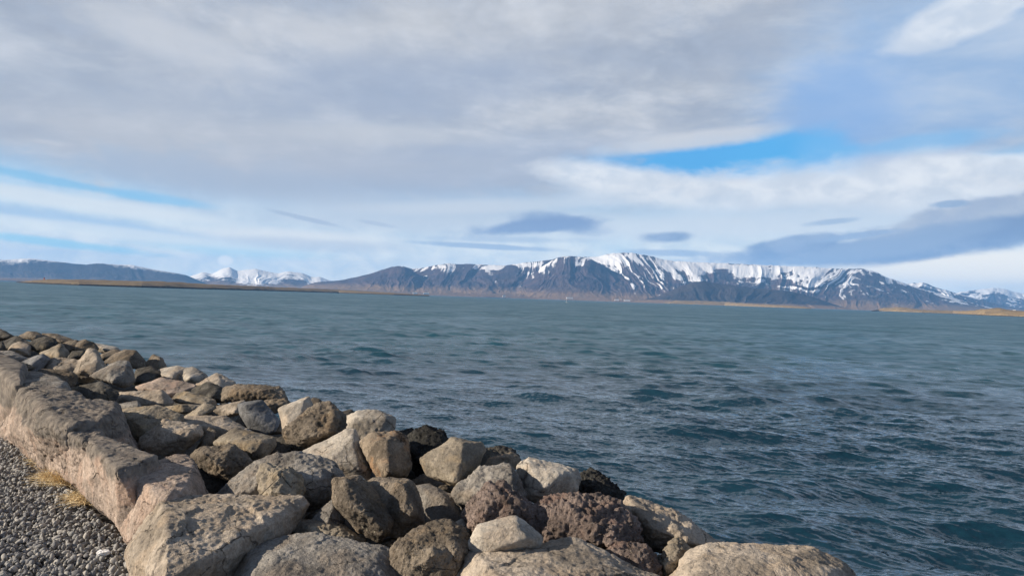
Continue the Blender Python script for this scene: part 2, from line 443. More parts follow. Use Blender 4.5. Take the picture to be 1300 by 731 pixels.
# ---------------------------------------------------------------- sea
def build_sea():
    m, t, b = new_mat('sea_water')
    tc = t.n.new('ShaderNodeTexCoord')
    st = t.n.new('ShaderNodeMapping'); t.l.new(tc.outputs['Object'], st.inputs[0])
    st.inputs['Rotation'].default_value = (0, 0, math.radians(-20)); st.inputs['Scale'].default_value = (0.6, 1.0, 1.0)
    q = st.outputs[0]
    def ncol(scale, det):
        n = t.n.new('ShaderNodeTexNoise'); t.l.new(q, n.inputs['Vector'])
        n.inputs['Scale'].default_value = scale; n.inputs['Detail'].default_value = det; n.inputs['Roughness'].default_value = 0.55
        return t.vmath('MULTIPLY', t.vmath('SUBTRACT', n.outputs['Color'], (0.5, 0.5, 0.5)), (1, 1, 0))
    big = t.noise(q, 0.03, 4, 0.6); mid = t.noise(q, 0.13, 7, 0.72)
    chop = t.n.new('ShaderNodeAttribute'); chop.attribute_name = 'chop'
    cf = chop.outputs['Fac']
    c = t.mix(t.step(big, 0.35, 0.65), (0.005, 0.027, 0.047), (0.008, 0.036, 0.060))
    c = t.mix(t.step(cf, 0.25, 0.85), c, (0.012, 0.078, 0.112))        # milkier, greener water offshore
    t.l.new(c, b.inputs['Base Color'])
    b.inputs['IOR'].default_value = 1.48
    b.inputs['Specular Tint'].default_value = (0.62, 0.88, 1.0, 1.0)
    gustf = t.math('MULTIPLY', t.step(big, 0.3, 0.7, 0.88, 1.1), t.step(mid, 0.36, 0.64, 0.82, 1.18))
    t.l.new(t.math('MULTIPLY', t.math('ADD', t.step(cf, 0.05, 0.4, 0.07, 0.13), t.math('MULTIPLY', cf, 0.32)), gustf), b.inputs['Roughness'])
    # slopes of the ripples, and of waves too small or too far for the mesh
    near = t.step(cf, 0.62, 0.20); nearer = t.step(cf, 0.35, 0.08)
    sl = t.vmath('ADD', t.vmath('SCALE', ncol(9.0, 2), t.math('MULTIPLY', nearer, 0.7)), t.vmath('SCALE', ncol(24.0, 1), t.math('MULTIPLY', nearer, 0.30)))
    sl = t.vmath('ADD', sl, t.vmath('SCALE', ncol(3.0, 2), t.math('MULTIPLY', near, 0.5)))
    far = t.vmath('ADD', t.vmath('SCALE', ncol(0.8, 1), 0.5), t.vmath('SCALE', ncol(0.25, 4), 0.55))
    sl = t.vmath('ADD', sl, t.vmath('SCALE', far, t.math('MULTIPLY', cf, gustf)))
    geo = t.n.new('ShaderNodeNewGeometry')
    t.l.new(t.vmath('NORMALIZE', t.vmath('ADD', geo.outputs['Normal'], sl)), b.inputs['Normal'])
    az = np.radians(np.concatenate([np.linspace(-110, -45, 50)[:-1], np.linspace(-44.9, 44.9, 1000), np.linspace(45, 110, 50)[1:]]))
    rr = [7.0]
    while rr[-1] < 3000: rr.append(rr[-1] + max(0.03, rr[-1] ** 2 / 16000.0))
    while rr[-1] < 18500: rr.append(rr[-1] * 1.16)
    rr = np.array(rr)
    Rr, A = np.meshgrid(rr, az, indexing='ij')
    X = Rr * np.sin(A); Y = Rr * np.cos(A)
    cell = np.maximum(np.gradient(rr)[:, None], Rr * 0.00157)
    rng = np.random.default_rng(11)
    Z = np.zeros_like(X); DX = np.zeros_like(X); DY = np.zeros_like(X); lost = np.zeros_like(X); tot = 0.0
    gust = 1.0 + 0.32 * fbm(np.stack([X.ravel() * 0.07, Y.ravel() * 0.05, 0 * X.ravel()], 1), 3, 21).reshape(X.shape)
    gust = np.clip(gust, 0.4, 1.9)
    wind = math.radians(205)       # travelling towards the camera and a little to the left
    for i in range(195):
        lam = 0.15 * (4.6 / 0.15) ** rng.random()
        ang = wind + rng.normal(0, 0.42)
        ka = WAVE * (0.5 + rng.random()) * (1.2 if lam > 2.2 else 1.1)
        if i >= 150:                        # longer, short-crested wind waves that still show far out
            lam = 3.5 * (11.0 / 3.5) ** rng.random(); ang = wind + rng.normal(0, 0.6); ka = 0.0125 * (0.5 + rng.random())
        k = 2 * math.pi / lam; a = ka / k
        ph = k * (X * math.sin(ang) + Y * math.cos(ang)) + rng.random() * 6.283
        keep = np.clip((lam / cell - 0.9) / 1.2, 0, 1)
        tot += ka * ka; lost += ka * ka * (1 - keep)
        fade = keep * a * gust
        cph = np.cos(ph); sph = np.sin(ph)
        Z += fade * cph
        DX -= 0.55 * fade * sph * math.sin(ang); DY -= 0.55 * fade * sph * math.cos(ang)
    P = np.stack([X + DX, Y + DY, Z + SEA], -1).reshape(-1, 3)
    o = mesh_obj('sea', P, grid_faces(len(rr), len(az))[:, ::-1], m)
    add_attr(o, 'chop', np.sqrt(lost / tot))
    tag(o, kind='structure')
WAVE = 0.021
def add_attr(o, name, arr):
    a = o.data.attributes.new(name, 'FLOAT', 'POINT'); a.data.foreach_set('value', np.asarray(arr, dtype=np.float32).ravel())
build_sea()

# ---------------------------------------------------------------- mountains, coast, islands
def land_material(name, rock_lo, rock_hi, apron, apron_top, blend=0.5):
    m, t, b = new_mat(name)
    tc = t.n.new('ShaderNodeTexCoord')
    p = tc.outputs['Object']
    sep = t.n.new('ShaderNodeSeparateXYZ'); t.l.new(p, sep.inputs[0])
    n = t.noise(p, 0.004, 7, 0.6, 0.3); nf = t.noise(p, 0.02, 6, 0.65)
    at = t.n.new('ShaderNodeAttribute'); at.attribute_name = 'snow'
    ar = t.n.new('ShaderNodeAttribute'); ar.attribute_name = 'scree'
    c = t.mix(t.step(n, 0.32, 0.68), rock_lo, rock_hi)
    hgt = t.math('ADD', sep.outputs[2], t.math('MULTIPLY', t.math('SUBTRACT', n, 0.5), apron_top * 1.2))
    c = t.mix(t.step(hgt, apron_top * 1.2, apron_top * 0.4), c, apron)
    c = t.mix(t.math('MULTIPLY', ar.outputs['Fac'], blend), c, tuple(0.5 * x + 0.08 for x in apron))
    f = t.lin(nf, 0.25, 0.75, 0.75, 1.25)
    c = t.mix(1.0, c, t.combine(f, f, f), 'MULTIPLY')
    sn = t.step(t.math('ADD', at.outputs['Fac'], t.math('MULTIPLY', t.math('SUBTRACT', nf, 0.5), 1.1)), 0.22, 0.78)
    c = t.mix(sn, c, (0.84, 0.85, 0.88))
    t.l.new(c, b.inputs['Base Color']); b.inputs['Roughness'].default_value = 0.95
    b.inputs['Specular IOR Level'].default_value = 0.1
    return m

GUL = 0.5
def horizon_v(u): return 378.0 + (u - 650.0) * math.tan(ROLL)

def mountain(name, sky, d_ridge, d_foot, mat, snowline, shear=((0, 0), (1300, 0)), gully=0.2, gfreq=0.11, cols=2.2, seed=1,
             power=1.5, rough=0.05, streak=0.5, stripes=((0, .3), (1300, .3)), plateau=0.25, cliff=0.0, spurs=None):
    """a range whose crest runs through the given bearings at d_ridge metres and whose foot lies at d_foot metres"""
    us = np.arange(sky[0][0], sky[-1][0] + 0.01, 1.0 / cols)
    su, sv = zip(*sky)
    V = np.interp(us, su, sv)
    kw = np.exp(-0.5 * (np.arange(-12, 13) / (2.2 * cols)) ** 2); kw /= kw.sum()
    V = np.convolve(np.pad(V, 12, mode='edge'), kw, mode='valid')
    sl = np.interp(us, *zip(*snowline)); sh = np.interp(us, *zip(*shear))
    s = np.concatenate([np.linspace(0, 1, 130), np.linspace(1.01, 1.0 + plateau, 14), [1.1 + plateau]])
    fx, fy = np.array(ray(0, 0)), 0
    dirs = np.array([tuple(ray(u, v)) for u, v in zip(us, V)])
    Pr = np.array([0, 0, EYE]) + dirs * d_ridge            # crest points
    hor = np.array([tuple(ray(u, horizon_v(u))) for u in us])
    H = Pr[:, 2] - SEA
    S, U = np.meshgrid(s, us, indexing='ij')
    D = np.where(S <= 1, d_foot + (d_ridge - d_foot) * S, d_ridge * (1 + (S - 1) * 0.6))
    prof = np.where(S <= 1, (1 - cliff) * S ** power + cliff * np.clip((S - 0.72) / 0.24, 0, 1) ** 1.2, 1.0 - 0.12 * (S - 1) / max(plateau, 0.01))
    prof = np.where(S > 1.0 + plateau, 0.0, prof)
    Ue = U - sh[None, :] * np.clip(1 - S, 0, 1)
    one = np.full(S.size, 1.0)
    warp = fbm(np.stack([U.ravel() * 0.02, S.ravel() * 1.7, one * seed], 1), 3, seed + 11).reshape(S.shape)
    Uw = Ue + 14.0 * warp
    g0 = fbm(np.stack([Uw.ravel() * gfreq * 0.42, S.ravel() * 0.5, one * seed * 2.3], 1), 2, seed + 30, 0.5).reshape(S.shape)
    if spurs: g0 = 0.35 * g0 + np.interp((Ue + 7 * warp).ravel(), *zip(*spurs)).reshape(S.shape)
    g1 = np.abs(fbm(np.stack([Uw.ravel() * gfreq, S.ravel() * 0.9, one * seed * 3.1], 1), 3, seed + 40, 0.45)).reshape(S.shape)
    g2 = np.abs(fbm(np.stack([(Uw + 4 * warp).ravel() * gfreq * 3.3, S.ravel() * 1.8, one * seed * 1.7], 1), 3, seed + 60, 0.55)).reshape(S.shape)
    w = np.clip(S, 0, 1) ** 0.8 * np.clip((1.0 - S) / 0.40, 0, 1) ** 0.9
    w = np.where(S > 1, 0, w)
    strata = fbm(np.stack([U.ravel() * 0.035, S.ravel() * 15, one * 4.0], 1), 3, seed + 80).reshape(S.shape)
    crag = fbm(np.stack([U.ravel() * 0.25, S.ravel() * 14, one * 9.0], 1), 4, seed + 90).reshape(S.shape)
    rel = prof + w * gully * (0.50 * g0 - 0.42 * g1 - 0.12 * g2 + 0.18) + w * rough * (0.35 * strata + 0.35 * crag)
    D = D + (d_ridge - d_foot) * w * (0.22 * g0 + 0.08 * (g1 - 0.3))
    rel = np.minimum(rel, np.where(S < 0.97, 0.96 * prof ** 0.6 + 0.04, prof))
    crest = fbm(np.stack([U.ravel() * 0.22, S.ravel() * 6, one * seed], 1), 4, seed).reshape(S.shape)
    rel = rel + 0.008 * crest * np.exp(-((S - 1.0) / 0.06) ** 2)
    X = hor[None, :, 0] * D; Y = hor[None, :, 1] * D
    Z = SEA - 2.0 + (H[None, :] + 2.0) * np.clip(rel, -0.02, 1.05)
    Zt = (Z - SEA) / np.maximum(H[None, :], 1)
    # snow: above a line that differs along the range, lower in the gullies
    vf = np.array([horizon_v(u) for u in us])
    fl = (vf - sl) / np.maximum(vf - V, 1.0)
    fine = fbm(np.stack([(Uw + 5 * warp).ravel() * 0.30, S.ravel() * 2.0, one * seed], 1), 3, seed + 120, 0.6).reshape(S.shape)
    st = np.interp(us, *zip(*stripes))
    broad = fbm(np.stack([U.ravel() * 0.06, S.ravel() * 5.0, one * 2.0], 1), 3, seed + 130).reshape(S.shape)
    sn = (Zt - fl[None, :]) * 2.6 + streak * (st[None, :] * (2.8 * (0.26 - g2) + 1.7 * fine) + 1.1 * broad + (2.2 - 1.2 * np.clip(st, 0, 1))[None, :] * strata + 0.9 * crag) + 0.36
    sn = np.clip(sn, 0, 1)
    scree = np.clip((0.22 - g2) * 5, 0, 1) * np.clip((0.55 - Zt) * 3, 0, 1) * np.clip(Zt * 8, 0, 1)
    P = np.stack([X, Y, Z], -1).reshape(-1, 3)
    o = mesh_obj(name, P, grid_faces(len(s), len(us)), mat)
    add_attr(o, 'snow', sn); add_attr(o, 'scree', scree)
    tag(o, kind='structure')
    return o

BROWN = (0.25, 0.165, 0.10)
m_es = land_material('mountain_basalt', (0.046, 0.040, 0.056), (0.100, 0.071, 0.076), BROWN, 115.0)
m_dk = land_material('dark_heath_slope', (0.030, 0.030, 0.036), (0.060, 0.050, 0.050), BROWN, 35.0, 0.3)
m_ak = land_material('far_mountain_slope', (0.045, 0.042, 0.05), (0.07, 0.06, 0.062), BROWN, 60.0)

SKY_W = [(-160, 332), (-60, 329), (0, 330), (17, 329), (30, 328), (45, 328.5), (62, 331), (80, 333), (95, 335), (108, 336), (122, 334), (135, 335), (150, 336),
         (165, 336), (180, 339), (200, 343), (220, 346), (235, 349), (250, 355), (265, 361), (275, 364)]
mountain('mountain', SKY_W, 11500, 10000, m_ak, [(-160, 334), (0, 333), (60, 333.5), (85, 332), (100, 333), (130, 333), (145, 339), (190, 343), (260, 352)], gully=0.045, gfreq=0.03, seed=2, cliff=0.25, streak=0.10)
SKY_S = [(215, 362), (225, 357), (243, 350), (257, 345), (268, 348), (280, 341.5), (290, 338.5), (300, 344), (306, 343), (324, 341), (340, 345), (352, 347), (365, 344),
         (385, 347), (395, 352), (405, 351), (415, 355), (430, 359), (445, 366)]
mountain('mountain', SKY_S, 12900, 11600, m_es, [(215, 358), (257, 355), (290, 352), (305, 362), (350, 364), (362, 354), (385, 355), (392, 364), (430, 364)], gully=0.16, gfreq=0.05, seed=3, streak=0.22)
SKY_E = [(380, 366), (390, 361), (402, 358), (430, 356), (450, 352), (470, 347), (485, 342), (497, 338.5), (505, 337.5), (512, 338), (520, 341), (535, 340), (550, 337), (563, 335), (568, 333.8), (574, 335), (590, 335),
         (620, 336), (640, 337), (655, 334.5), (680, 331.5), (700, 329.5), (706, 326.5), (720, 324.5), (735, 326), (755, 326), (770, 322.5), (785, 320.5), (800, 321),
         (820, 324), (850, 331), (870, 332), (900, 333.5), (920, 334), (960, 336), (1000, 337.5), (1030, 339), (1060, 341), (1080, 341), (1095, 341), (1110, 345), (1125, 352), (1140, 357),
         (1160, 364), (1185, 371), (1210, 378), (1230, 384), (1260, 391), (1290, 398)]
SNOW_E = [(380, 345), (500, 333), (530, 337), (550, 338), (600, 338), (640, 340), (660, 338), (690, 339), (700, 334), (720, 322), (750, 324), (765, 334), (790, 344), (830, 354), (860, 361), (900, 362),
          (925, 354), (950, 364), (1000, 366), (1050, 368), (1078, 365), (1090, 345), (1105, 352), (1130, 362), (1180, 374), (1290, 399)]
SHEAR_E = [(380, 0), (540, -22), (640, -24), (700, -20), (735, 0), (760, 55), (860, 55), (900, 25), (1000, 0), (1050, -40), (1080, -25), (1095, 10), (1120, 35), (1290, 35)]
mountain('mountain', SKY_E, 10600, 8000, m_es, SNOW_E, SHEAR_E, spurs=[(380, 0), (470, .3), (505, .8), (535, .2), (562, -.7), (590, .3), (612, .5), (640, -.6), (665, .4), (690, -.5), (715, .7), (752, .9), (775, .2), (815, -.5), (850, -.9), (885, -.3), (925, .2), (950, -.5), (990, .1), (1005, .3), (1035, -.7), (1062, 0), (1088, .9), (1120, 0), (1150, .4), (1200, .2), (1300, 0)], gully=0.34, gfreq=0.036, seed=5, power=1.35, cliff=0.18, streak=0.5, cols=2.6, stripes=[(380, .6), (640, .8), (690, 1.0), (740, .6), (765, 1.3), (850, 1.2), (880, .4), (930, .15), (1030, .2), (1050, 1.2), (1085, 1.0), (1110, .4), (1290, .4)])
SKY_A = [(385, 369), (402, 363), (430, 357), (450, 352.6), (470, 347.6), (485, 342.6), (497, 339), (505, 338), (513, 339), (524, 344), (536, 352), (548, 361), (558, 369), (566, 375)]
mountain('mountain', SKY_A, 9900, 8300, m_es, [(385, 320), (600, 320)], [(385, 12), (480, 8), (505, 0), (530, -14), (566, -18)], gully=0.26, gfreq=0.045, seed=15, streak=0.0, cliff=0.08, power=1.15, cols=3)
SKY_B = [(640, 377), (655, 366), (672, 350), (690, 336), (701, 329.5), (707, 326.8), (720, 324.9), (735, 326.4), (748, 328.5), (757, 332.5), (775, 343), (800, 353), (830, 363), (858, 372), (878, 380), (890, 386)]
mountain('mountain', SKY_B, 9700, 8050, m_es, [(640, 356), (690, 340), (720, 322.5), (745, 322), (760, 328), (890, 345)], [(640, -20), (700, -14), (720, 0), (750, 25), (890, 45)], gully=0.26, gfreq=0.05, seed=18, streak=0.30, cliff=0.14, power=1.15, cols=3,
         stripes=[(640, 1.3), (700, 1.3), (740, 1.2), (890, .6)])
SKY_F = [(800, 384), (835, 376), (862, 364), (880, 357.5), (892, 357), (905, 359), (930, 362), (960, 366), (1000, 369), (1030, 376), (1055, 385), (1075, 391), (1090, 394)]
mountain('mountain', SKY_F, 7900, 7350, m_dk, [(800, 330), (1090, 330)], gully=0.22, gfreq=0.06, seed=8, streak=0.0)
SKY_G = [(1110, 372), (1130, 361), (1150, 360), (1163, 359), (1172, 358), (1185, 364), (1210, 371), (1240, 379), (1270, 387), (1310, 394), (1340, 399)]
mountain('mountain', SKY_G, 12500, 11000, m_es, [(1100, 366), (1172, 366), (1200, 372), (1240, 382), (1340, 396)], gully=0.3, gfreq=0.08, seed=9, streak=0.5)
SKY_H = [(1180, 392), (1195, 376), (1220, 370), (1250, 366.5), (1262, 365), (1275, 367), (1290, 371), (1310, 374), (1360, 376), (1420, 380), (1480, 400)]
mountain('mountain', SKY_H, 16000, 13500, m_es, [(1180, 384), (1250, 383), (1265, 374), (1300, 388), (1480, 390)], gully=0.3, gfreq=0.06, seed=12, streak=0.5)

def low_land(name, top, shore, mat, deep, seed, parts=26, bank=0.35):
    """low island or coast: crest line seen at 'top', waterline at 'shore' (picture points), 'deep' metres wide"""
    us = np.arange(shore[0][0], shore[-1][0] + 0.01, 0.8)
    vt = np.interp(us, *zip(*top)); vs = np.interp(us, *zip(*shore))
    P = []
    for u, a, c in zip(us, vt, vs):
        p0 = on_z(u, c, SEA)
        dep = (p0 - CAM).dot(fw)
        d2 = dep + deep
        p1 = at_depth(u, a, d2)
        P.append((p0, p1))
    s = np.concatenate([[0], np.linspace(0.02, 1, parts), [1.3, 2.0]])
    A = np.array([tuple(x[0]) for x in P]); B = np.array([tuple(x[1]) for x in P])
    S, J = np.meshgrid(s, np.arange(len(us)), indexing='ij')
    X = A[J, 0] + (B[J, 0] - A[J, 0]) * S; Y = A[J, 1] + (B[J, 1] - A[J, 1]) * S
    hh = np.maximum(B[J, 2] - SEA, 0.3)
    pr = np.interp(S, [0, 0.02, 0.1, 0.5, 1, 1.3, 2.0], [-0.15, bank * 0.6, bank, 0.8, 1.0, 0.85, -0.2])
    nz = fbm(np.stack([X.ravel() * 0.02, Y.ravel() * 0.02, X.ravel() * 0], 1), 5, seed).reshape(S.shape)
    Z = SEA + hh * (pr + 0.10 * nz * np.clip(S * 8, 0, 1) * np.clip((1.2 - S) * 3, 0.2, 1))
    o = mesh_obj(name, np.stack([X, Y, Z], -1).reshape(-1, 3), grid_faces(len(s), len(us)), mat)
    return tag(o, kind='structure')

def island_material(name, grass, grass2, rock, bank_h):
    m, t, b = new_mat(name)
    tc = t.n.new('ShaderNodeTexCoord'); p = tc.outputs['Object']
    sep = t.n.new('ShaderNodeSeparateXYZ'); t.l.new(p, sep.inputs[0])
    n = t.noise(p, 0.02, 6, 0.6); n2 = t.noise(p, 0.15, 5, 0.65)
    c = t.mix(t.step(n, 0.35, 0.65), grass, grass2)
    z = t.math('ADD', t.math('SUBTRACT', sep.outputs[2], SEA), t.math('MULTIPLY', t.math('SUBTRACT', n2, 0.5), bank_h * 1.4))
    c = t.mix(t.step(z, bank_h * 1.15, bank_h * 0.8), c, rock)
    f = t.lin(n2, 0.25, 0.75, 0.7, 1.3)
    c = t.mix(1.0, c, t.combine(f, f, f), 'MULTIPLY')
    t.l.new(c, b.inputs['Base Color']); b.inputs['Roughness'].default_value = 0.95
    b.inputs['Specular IOR Level'].default_value = 0.1
    return m
m_is = island_material('winter_grass', (0.17, 0.125, 0.08), (0.22, 0.17, 0.10), (0.035, 0.032, 0.03), 3.2)
m_is2 = island_material('dry_yellow_grass', (0.29, 0.215, 0.12), (0.22, 0.165, 0.10), (0.06, 0.05, 0.04), 2.6)
m_co = island_material('coast_plain', (0.23, 0.15, 0.09), (0.17, 0.12, 0.085), (0.05, 0.045, 0.045), 6.0)
low_land('island', [(15, 358), (30, 357), (60, 354.6), (100, 355), (170, 356), (230, 358.5), (270, 361), (330, 363.5), (400, 366.3), (470, 370), (540, 374.2)],
         [(20, 358.6), (40, 360), (100, 362.4), (180, 365), (260, 367.2), (350, 369.6), (430, 372), (500, 374.6), (545, 376)], m_is, 240, 31)
low_land('island', [(842, 384.4), (860, 381.2), (900, 382.3), (950, 385), (1000, 387.8), (1022, 389.6), (1030, 391)],
         [(842, 385.3), (850, 385.6), (920, 388.0), (1000, 391), (1030, 392.2)], m_is2, 260, 33)
low_land('island', [(1106, 394.4), (1122, 391), (1140, 389.5), (1170, 393), (1200, 394), (1230, 394.5), (1250, 392), (1270, 391.2), (1290, 394), (1330, 396), (1380, 399)],
         [(1106, 394.9), (1115, 395), (1170, 397), (1210, 398.4), (1250, 400.5), (1300, 402.4), (1385, 406)], m_is2, 200, 35)
low_land('coast', [(-170, 346.5), (0, 353), (60, 355), (120, 357), (250, 361.5), (380, 365.5), (430, 366.6), (520, 368.8), (600, 371.0), (700, 374.2), (800, 378.2), (900, 383.5), (1000, 388), (1100, 391), (1300, 398.5), (1400, 403)],
         [(-170, 350.7), (0, 356.5), (250, 365), (430, 371.1), (650, 378.6), (800, 383.7), (1000, 390.5), (1300, 400.7), (1400, 404.2)], m_co, 900, 37)

def build_haze():
    m = bpy.data.materials.new('sea_air'); m.use_nodes = True
    nt = m.node_tree
    nt.nodes.remove(nt.nodes['Principled BSDF'])
    v = nt.nodes.new('ShaderNodeVolumePrincipled')
    v.inputs['Color'].default_value = (0.21, 0.51, 1.0, 1)
    v.inputs['Density'].default_value = HAZE
    v.inputs['Anisotropy'].default_value = 0.0
    nt.links.new(v.outputs[0], nt.nodes['Material Output'].inputs['Volume'])
    x0, x1, y0, y1, z0, z1 = -19500, 19500, -19500, 19500, SEA - 3.5, 800
    vs = [(x, y, z) for z in (z0, z1) for x, y in ((x0, y0), (x1, y0), (x1, y1), (x0, y1))]
    fs = [(3, 2, 1, 0), (4, 5, 6, 7), (0, 1, 5, 4), (1, 2, 6, 5), (2, 3, 7, 6), (3, 0, 4, 7)]
    o = mesh_obj('haze', vs, fs, m, smooth=False)
    tag(o, kind='stuff')
HAZE = 4.8e-5
build_haze()

# ---------------------------------------------------------------- boulders
def hull_mesh(groups, voxel):
    """union of convex hulls as one evenly meshed closed surface: returns (verts, faces)"""
    me = bpy.data.meshes.new('hull_tmp'); bm = bmesh.new()
    for pts in groups:
        vs = [bm.verts.new(p) for p in pts]
        r = bmesh.ops.convex_hull(bm, input=vs)
        junk = [g for g in r['geom_interior'] + r['geom_unused'] if isinstance(g, bmesh.types.BMVert) and g.is_valid]
        if junk: bmesh.ops.delete(bm, geom=list(set(junk)), context='VERTS')
    bm.to_mesh(me); bm.free()
    o = bpy.data.objects.new('hull_tmp', me); COL.objects.link(o)
    rm = o.modifiers.new('r', 'REMESH'); rm.mode = 'VOXEL'; rm.voxel_size = voxel; rm.adaptivity = 0
    dg = bpy.context.evaluated_depsgraph_get()
    ev = o.evaluated_get(dg); em = ev.to_mesh()
    n = len(em.vertices); co = np.empty(n * 3, dtype=np.float32); em.vertices.foreach_get('co', co)
    q = len(em.polygons)
    li = np.empty(len(em.loops), dtype=np.int32); em.loops.foreach_get('vertex_index', li)
    ed = np.empty(len(em.edges) * 2, dtype=np.int32); em.edges.foreach_get('vertices', ed)
    ok = len(li) == q * 4
    ev.to_mesh_clear()
    bpy.data.objects.remove(o); bpy.data.meshes.remove(me)
    return co.reshape(-1, 3).astype(np.float64), li.reshape(-1, 4) if ok else None, ed.reshape(-1, 2)

def relax(co, ed, it, k=0.5):
    n = len(co); cnt = np.bincount(ed.ravel(), minlength=n)[:, None].clip(1)
    for _ in range(it):
        s = np.zeros_like(co)
        for a in range(3):
            s[:, a] = np.bincount(ed[:, 0], co[ed[:, 1], a], n) + np.bincount(ed[:, 1], co[ed[:, 0], a], n)
        co = co + (s / cnt - co) * k
    return co

def vnormals(co, f):
    a, b, c, d = (co[f[:, i]] for i in range(4))
    fn = np.cross(c - a, d - b); n = np.zeros_like(co)
    for i in range(4):
        for x in range(3): n[:, x] += np.bincount(f[:, i], fn[:, x], len(co))
    return n / np.maximum(np.linalg.norm(n, axis=1, keepdims=True), 1e-9)

def rough_rock(groups, size, dist, seed, chip=1.0, rough=1.0, soft=1.0):
    rng = np.random.default_rng(seed)
    vox = max(dist / 740.0 * 1.05, 0.0042, size / 150.0)
    co, f, ed = hull_mesh(groups, vox)
    co = relax(co, ed, int(max(2, soft * (0.004 * size / vox) ** 2 + 1)))
    n = vnormals(co, f)
    s = size
    cen = co.mean(0); p = (co - cen) / s
    # flat breaks: corners cut off by random planes
    cut = co.copy()
    for _ in range(int(9 * chip) + 3):
        v = rng.normal(0, 1, 3); v /= np.linalg.norm(v)
        pr = (cut - cen) @ v
        h = np.quantile(pr, rng.uniform(0.990, 0.9997))
        over = np.clip(pr - h, 0, None)
        cut = cut - over[:, None] * v
    co = relax(cut, ed, 1, 0.4)
    n = vnormals(co, f)
    # broad lumps
    d = 0.014 + 0.011 * rough * fbm(p * 2.3 + seed * 1.31, 3, seed % 97)
    # shallow spalled planes inside jittered cells
    warp = p + 0.05 * np.stack([fbm(p * 6 + k * 9.1 + seed, 2, 7) for k in range(3)], 1)
    for sc, amp in ((0.40, 0.014), (0.19, 0.008)):
        m = int(min(60, max(14, 3.0 / sc ** 2)))
        cs = rng.uniform(-0.75, 0.75, (m, 3)) ; gr = rng.normal(0, 1, (m, 3))
        gr /= np.linalg.norm(gr, axis=1, keepdims=True); of = rng.uniform(-0.5, 0.5, m)
        idx = np.empty(len(p), dtype=np.int64)
        for a in range(0, len(p), 20000):
            idx[a:a + 20000] = ((warp[a:a + 20000, None, :] - cs[None]) ** 2).sum(-1).argmin(1)
        v = ((p - cs[idx]) * gr[idx]).sum(1) / sc + of[idx] * 0.6
        d = d + chip * amp * np.clip(v, -1.0, 0.8)
    g = fbm(p * s * 9.0 + seed, 4, 3, 0.55)
    d_abs = d * s + rough ** 1.5 * (0.0045 * g + 0.0040 * fbm(p * s * 38 + seed, 3, 5, 0.6))
    # pits
    pit = fbm(p * s * 22 + 3.7 * seed, 2, 13)
    d_abs -= max(0.0, rough - 1.3) * 0.016 * np.clip(pit - 0.35, 0, 1)
    co = co + n * d_abs[:, None]
    co = relax(co, ed, 1, 0.35)
    return co, f

NROCK = 0
def make_boulder(name, groups, size, dist, mat, label, chip, rough, soft, group):
    global NROCK
    NROCK += 1
    co, f = rough_rock(groups, size, dist, 100 + NROCK * 7, chip, rough, soft)
    base = np.array([co[:, 0].mean(), co[:, 1].mean(), co[:, 2].min()])
    o = mesh_obj(name, co - base, f, ROCK[mat])
    o.location = base
    tag(o, label, 'boulder', group)
    return o

GB = 'loose boulders of the sea defence'
GW = 'large facing blocks along the gravel'

